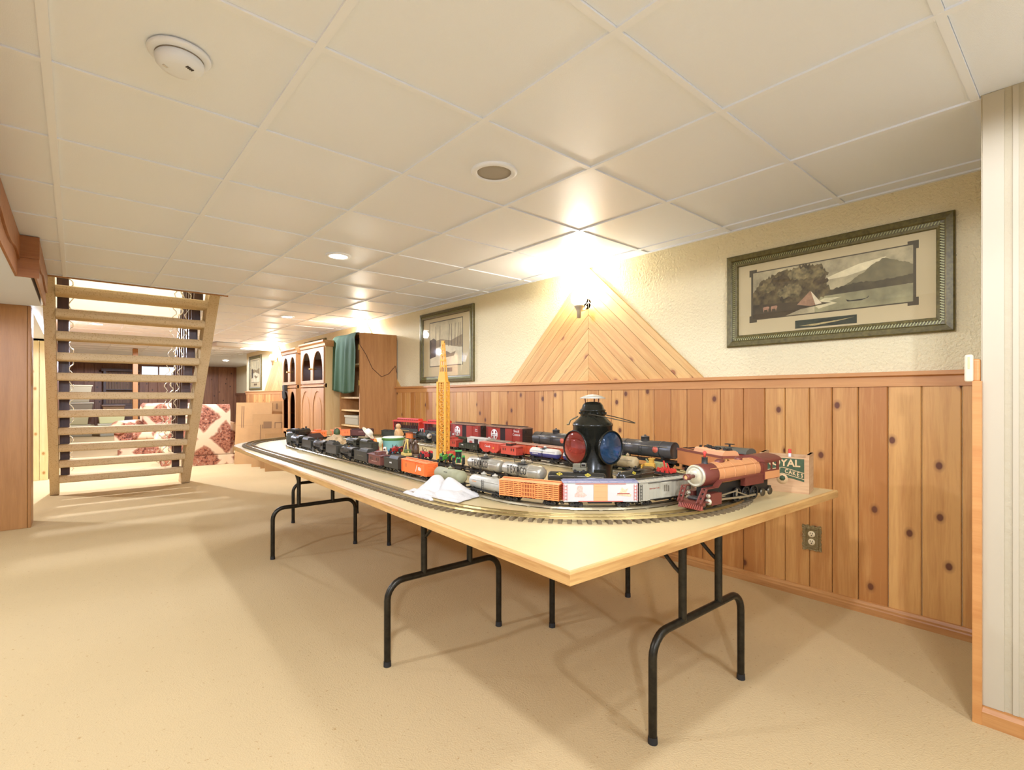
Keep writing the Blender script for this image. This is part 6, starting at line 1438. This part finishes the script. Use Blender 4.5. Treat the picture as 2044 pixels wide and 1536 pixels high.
figure('pup_figurine', (1.63, 3.235, TZ), .8, 'small spotted white dog figurine before the teal tub', 'figurine', [(.0001, 0), (.02, 0), (.021, .02), (.014, .036), (.008, .04)], (226, 214, 196),
       (('head', 's', ((-.006, 0, .048), .014), (226, 214, 196)), ('ear', 's', ((-.006, .012, .05), .007, (.6, .5, 1.2)), (70, 50, 40)), ('ear', 's', ((-.006, -.012, .05), .007, (.6, .5, 1.2)), (70, 50, 40)), ('muzzle', 's', ((-.019, 0, .045), .006), (60, 44, 36))))
figure('peach_figurine', (1.83, 3.42, TZ), .3, 'tall tan standing figurine behind the teal tub', 'figurine', [(.0001, 0), (.03, 0), (.03, .05), (.028, .11), (.03, .14), (.022, .165), (.012, .172)], (206, 164, 108),
       (('head', 's', ((0, 0, .188), .02), (204, 164, 112)), ('arm', 't', ([(.028, 0, .155), (.034, -.014, .125), (.01, -.03, .12)], .008), (200, 156, 102)), ('arm', 't', ([(-.028, 0, .155), (-.034, -.014, .125), (-.01, -.03, .115)], .008), (200, 156, 102))))
mk = thing('monkey_trio', 'brown statuette of three seated monkeys right of the teal tub', 'figurine', (1.78, 3.14, TZ), math.radians(-45)); BRN = mat((96, 74, 56), .35, bump=(70., .4))
bevel(MB().box(-.06, .06, -.028, .028, 0, .012).build('plinth', BRN, mk), .003)
for k, x in enumerate((-.034, .0, .034)):
    z = .012; b = MB().lathe([(.0001, 0), (.022, .002), (.024, .03), (.018, .06), (.01, .07)], 16, Matrix.Translation((x, 0, z))); b = b.build('monkey_body', BRN, mk)
    MB().sphere((x, -.002, z+.08+.006*(k == 1)), .016, 14).build('monkey_head', BRN, b); MB().tube([(x-.018, -.004, z+.05), (x-.022, -.02, z+.04), (x-.006, -.016, z+.08)], .005, 6).build('monkey_arm', BRN, b); MB().tube([(x+.018, -.004, z+.05), (x+.022, -.02, z+.04), (x+.006, -.016, z+.08)], .005, 6).build('monkey_arm', BRN, b)
rk = MB(); 
bm = bmesh.new(); bmesh.ops.create_icosphere(bm, subdivisions=3, radius=1.0)
for v_ in bm.verts:
    n_ = noise.noise(v_.co*1.7)*.3+noise.noise(v_.co*4)*.14; v_.co *= 1+n_; v_.co.x *= .08; v_.co.y *= .07; v_.co.z = max(0, v_.co.z*.066+.012)
me = bpy.data.meshes.new('rock_scenery'); bm.to_mesh(me); bm.free(); o = link('rock_scenery', me, mat((182, 156, 116), .85, var=(22., .3), bump=(30., .6)), None, (1.72, 4.36, TZ)); tag(o, 'tan model rock outcrop among the engines', 'model scenery')
ck = thing('toy_barn', 'small brown toy barn beside the rock outcrop', 'toy building', (1.61, 4.545, TZ), .5); MB().box(-.06, .06, -.04, .04, 0, .05).build('wall', mat((86, 52, 36), .7), ck); MB().prism([(-.05, .048), (.05, .048), (.0, .085)], -.065, .065, 'x').build('roof', mat((64, 40, 30), .7), ck)
figure('green_bush', (1.80, 4.52, TZ), 0, 'small dark green model bush behind the rock', 'model scenery', [(.0001, 0), (.006, 0), (.005, .05), (.004, .06)], (80, 58, 36), (('foliage', 's', ((0, 0, .085), .03, (1, 1, 1.3)), (66, 82, 44)),))
figure('mint_cup', (1.86, 3.80, TZ), 0, 'pale mint cup with pink print behind the hat figurine', 'cup', [(.0001, 0), (.03, 0), (.036, .075), (.034, .075), (.03, .01), (.0001, .008)], (206, 214, 178), (('print', 's', ((-.022, -.022, .03), .012, (.6, .6, 1.4)), (224, 150, 120)),))
figure('red_ball', (1.95, 4.12, TZ), 0, 'red toy ball by the orange caboose', 'toy ball', [(.0001, 0), (.012, .001), (.014, .003), (.0001, .004)], (160, 40, 34), (('ball', 's', ((0, 0, .034), .032), (212, 60, 48)),))
figure('yellow_figurine', (1.86, 3.98, TZ), 0, 'small yellow standing figurine near the rock', 'figurine', [(.0001, 0), (.013, 0), (.012, .03), (.014, .045), (.006, .052)], (206, 176, 96), (('head', 's', ((0, 0, .06), .009), (220, 190, 120)),))
figure('yellow_tub', (2.02, 3.98, TZ), 0, 'small yellow and green tub near the red ball', 'tub', [(.0001, 0), (.026, 0), (.03, .04), (.028, .044), (.0001, .044)], (214, 186, 72), (('lid', 'l', ([(.03, .04), (.031, .05), (.0001, .052)], Matrix.Identity(4)), (96, 130, 60)),))
figure('orange_block', (1.765, 3.5, TZ), 0, 'small orange toy bucket behind the clown figurine', 'toy bucket', [(.0001, 0), (.022, 0), (.027, .05), (.0275, .052), (.024, .05), (.0001, .01)], (232, 150, 66), (('handle', 't', ([(.026, 0, .05), (.018, 0, .068), (0, 0, .074), (-.018, 0, .068), (-.026, 0, .05)], .002), (200, 120, 50)),))
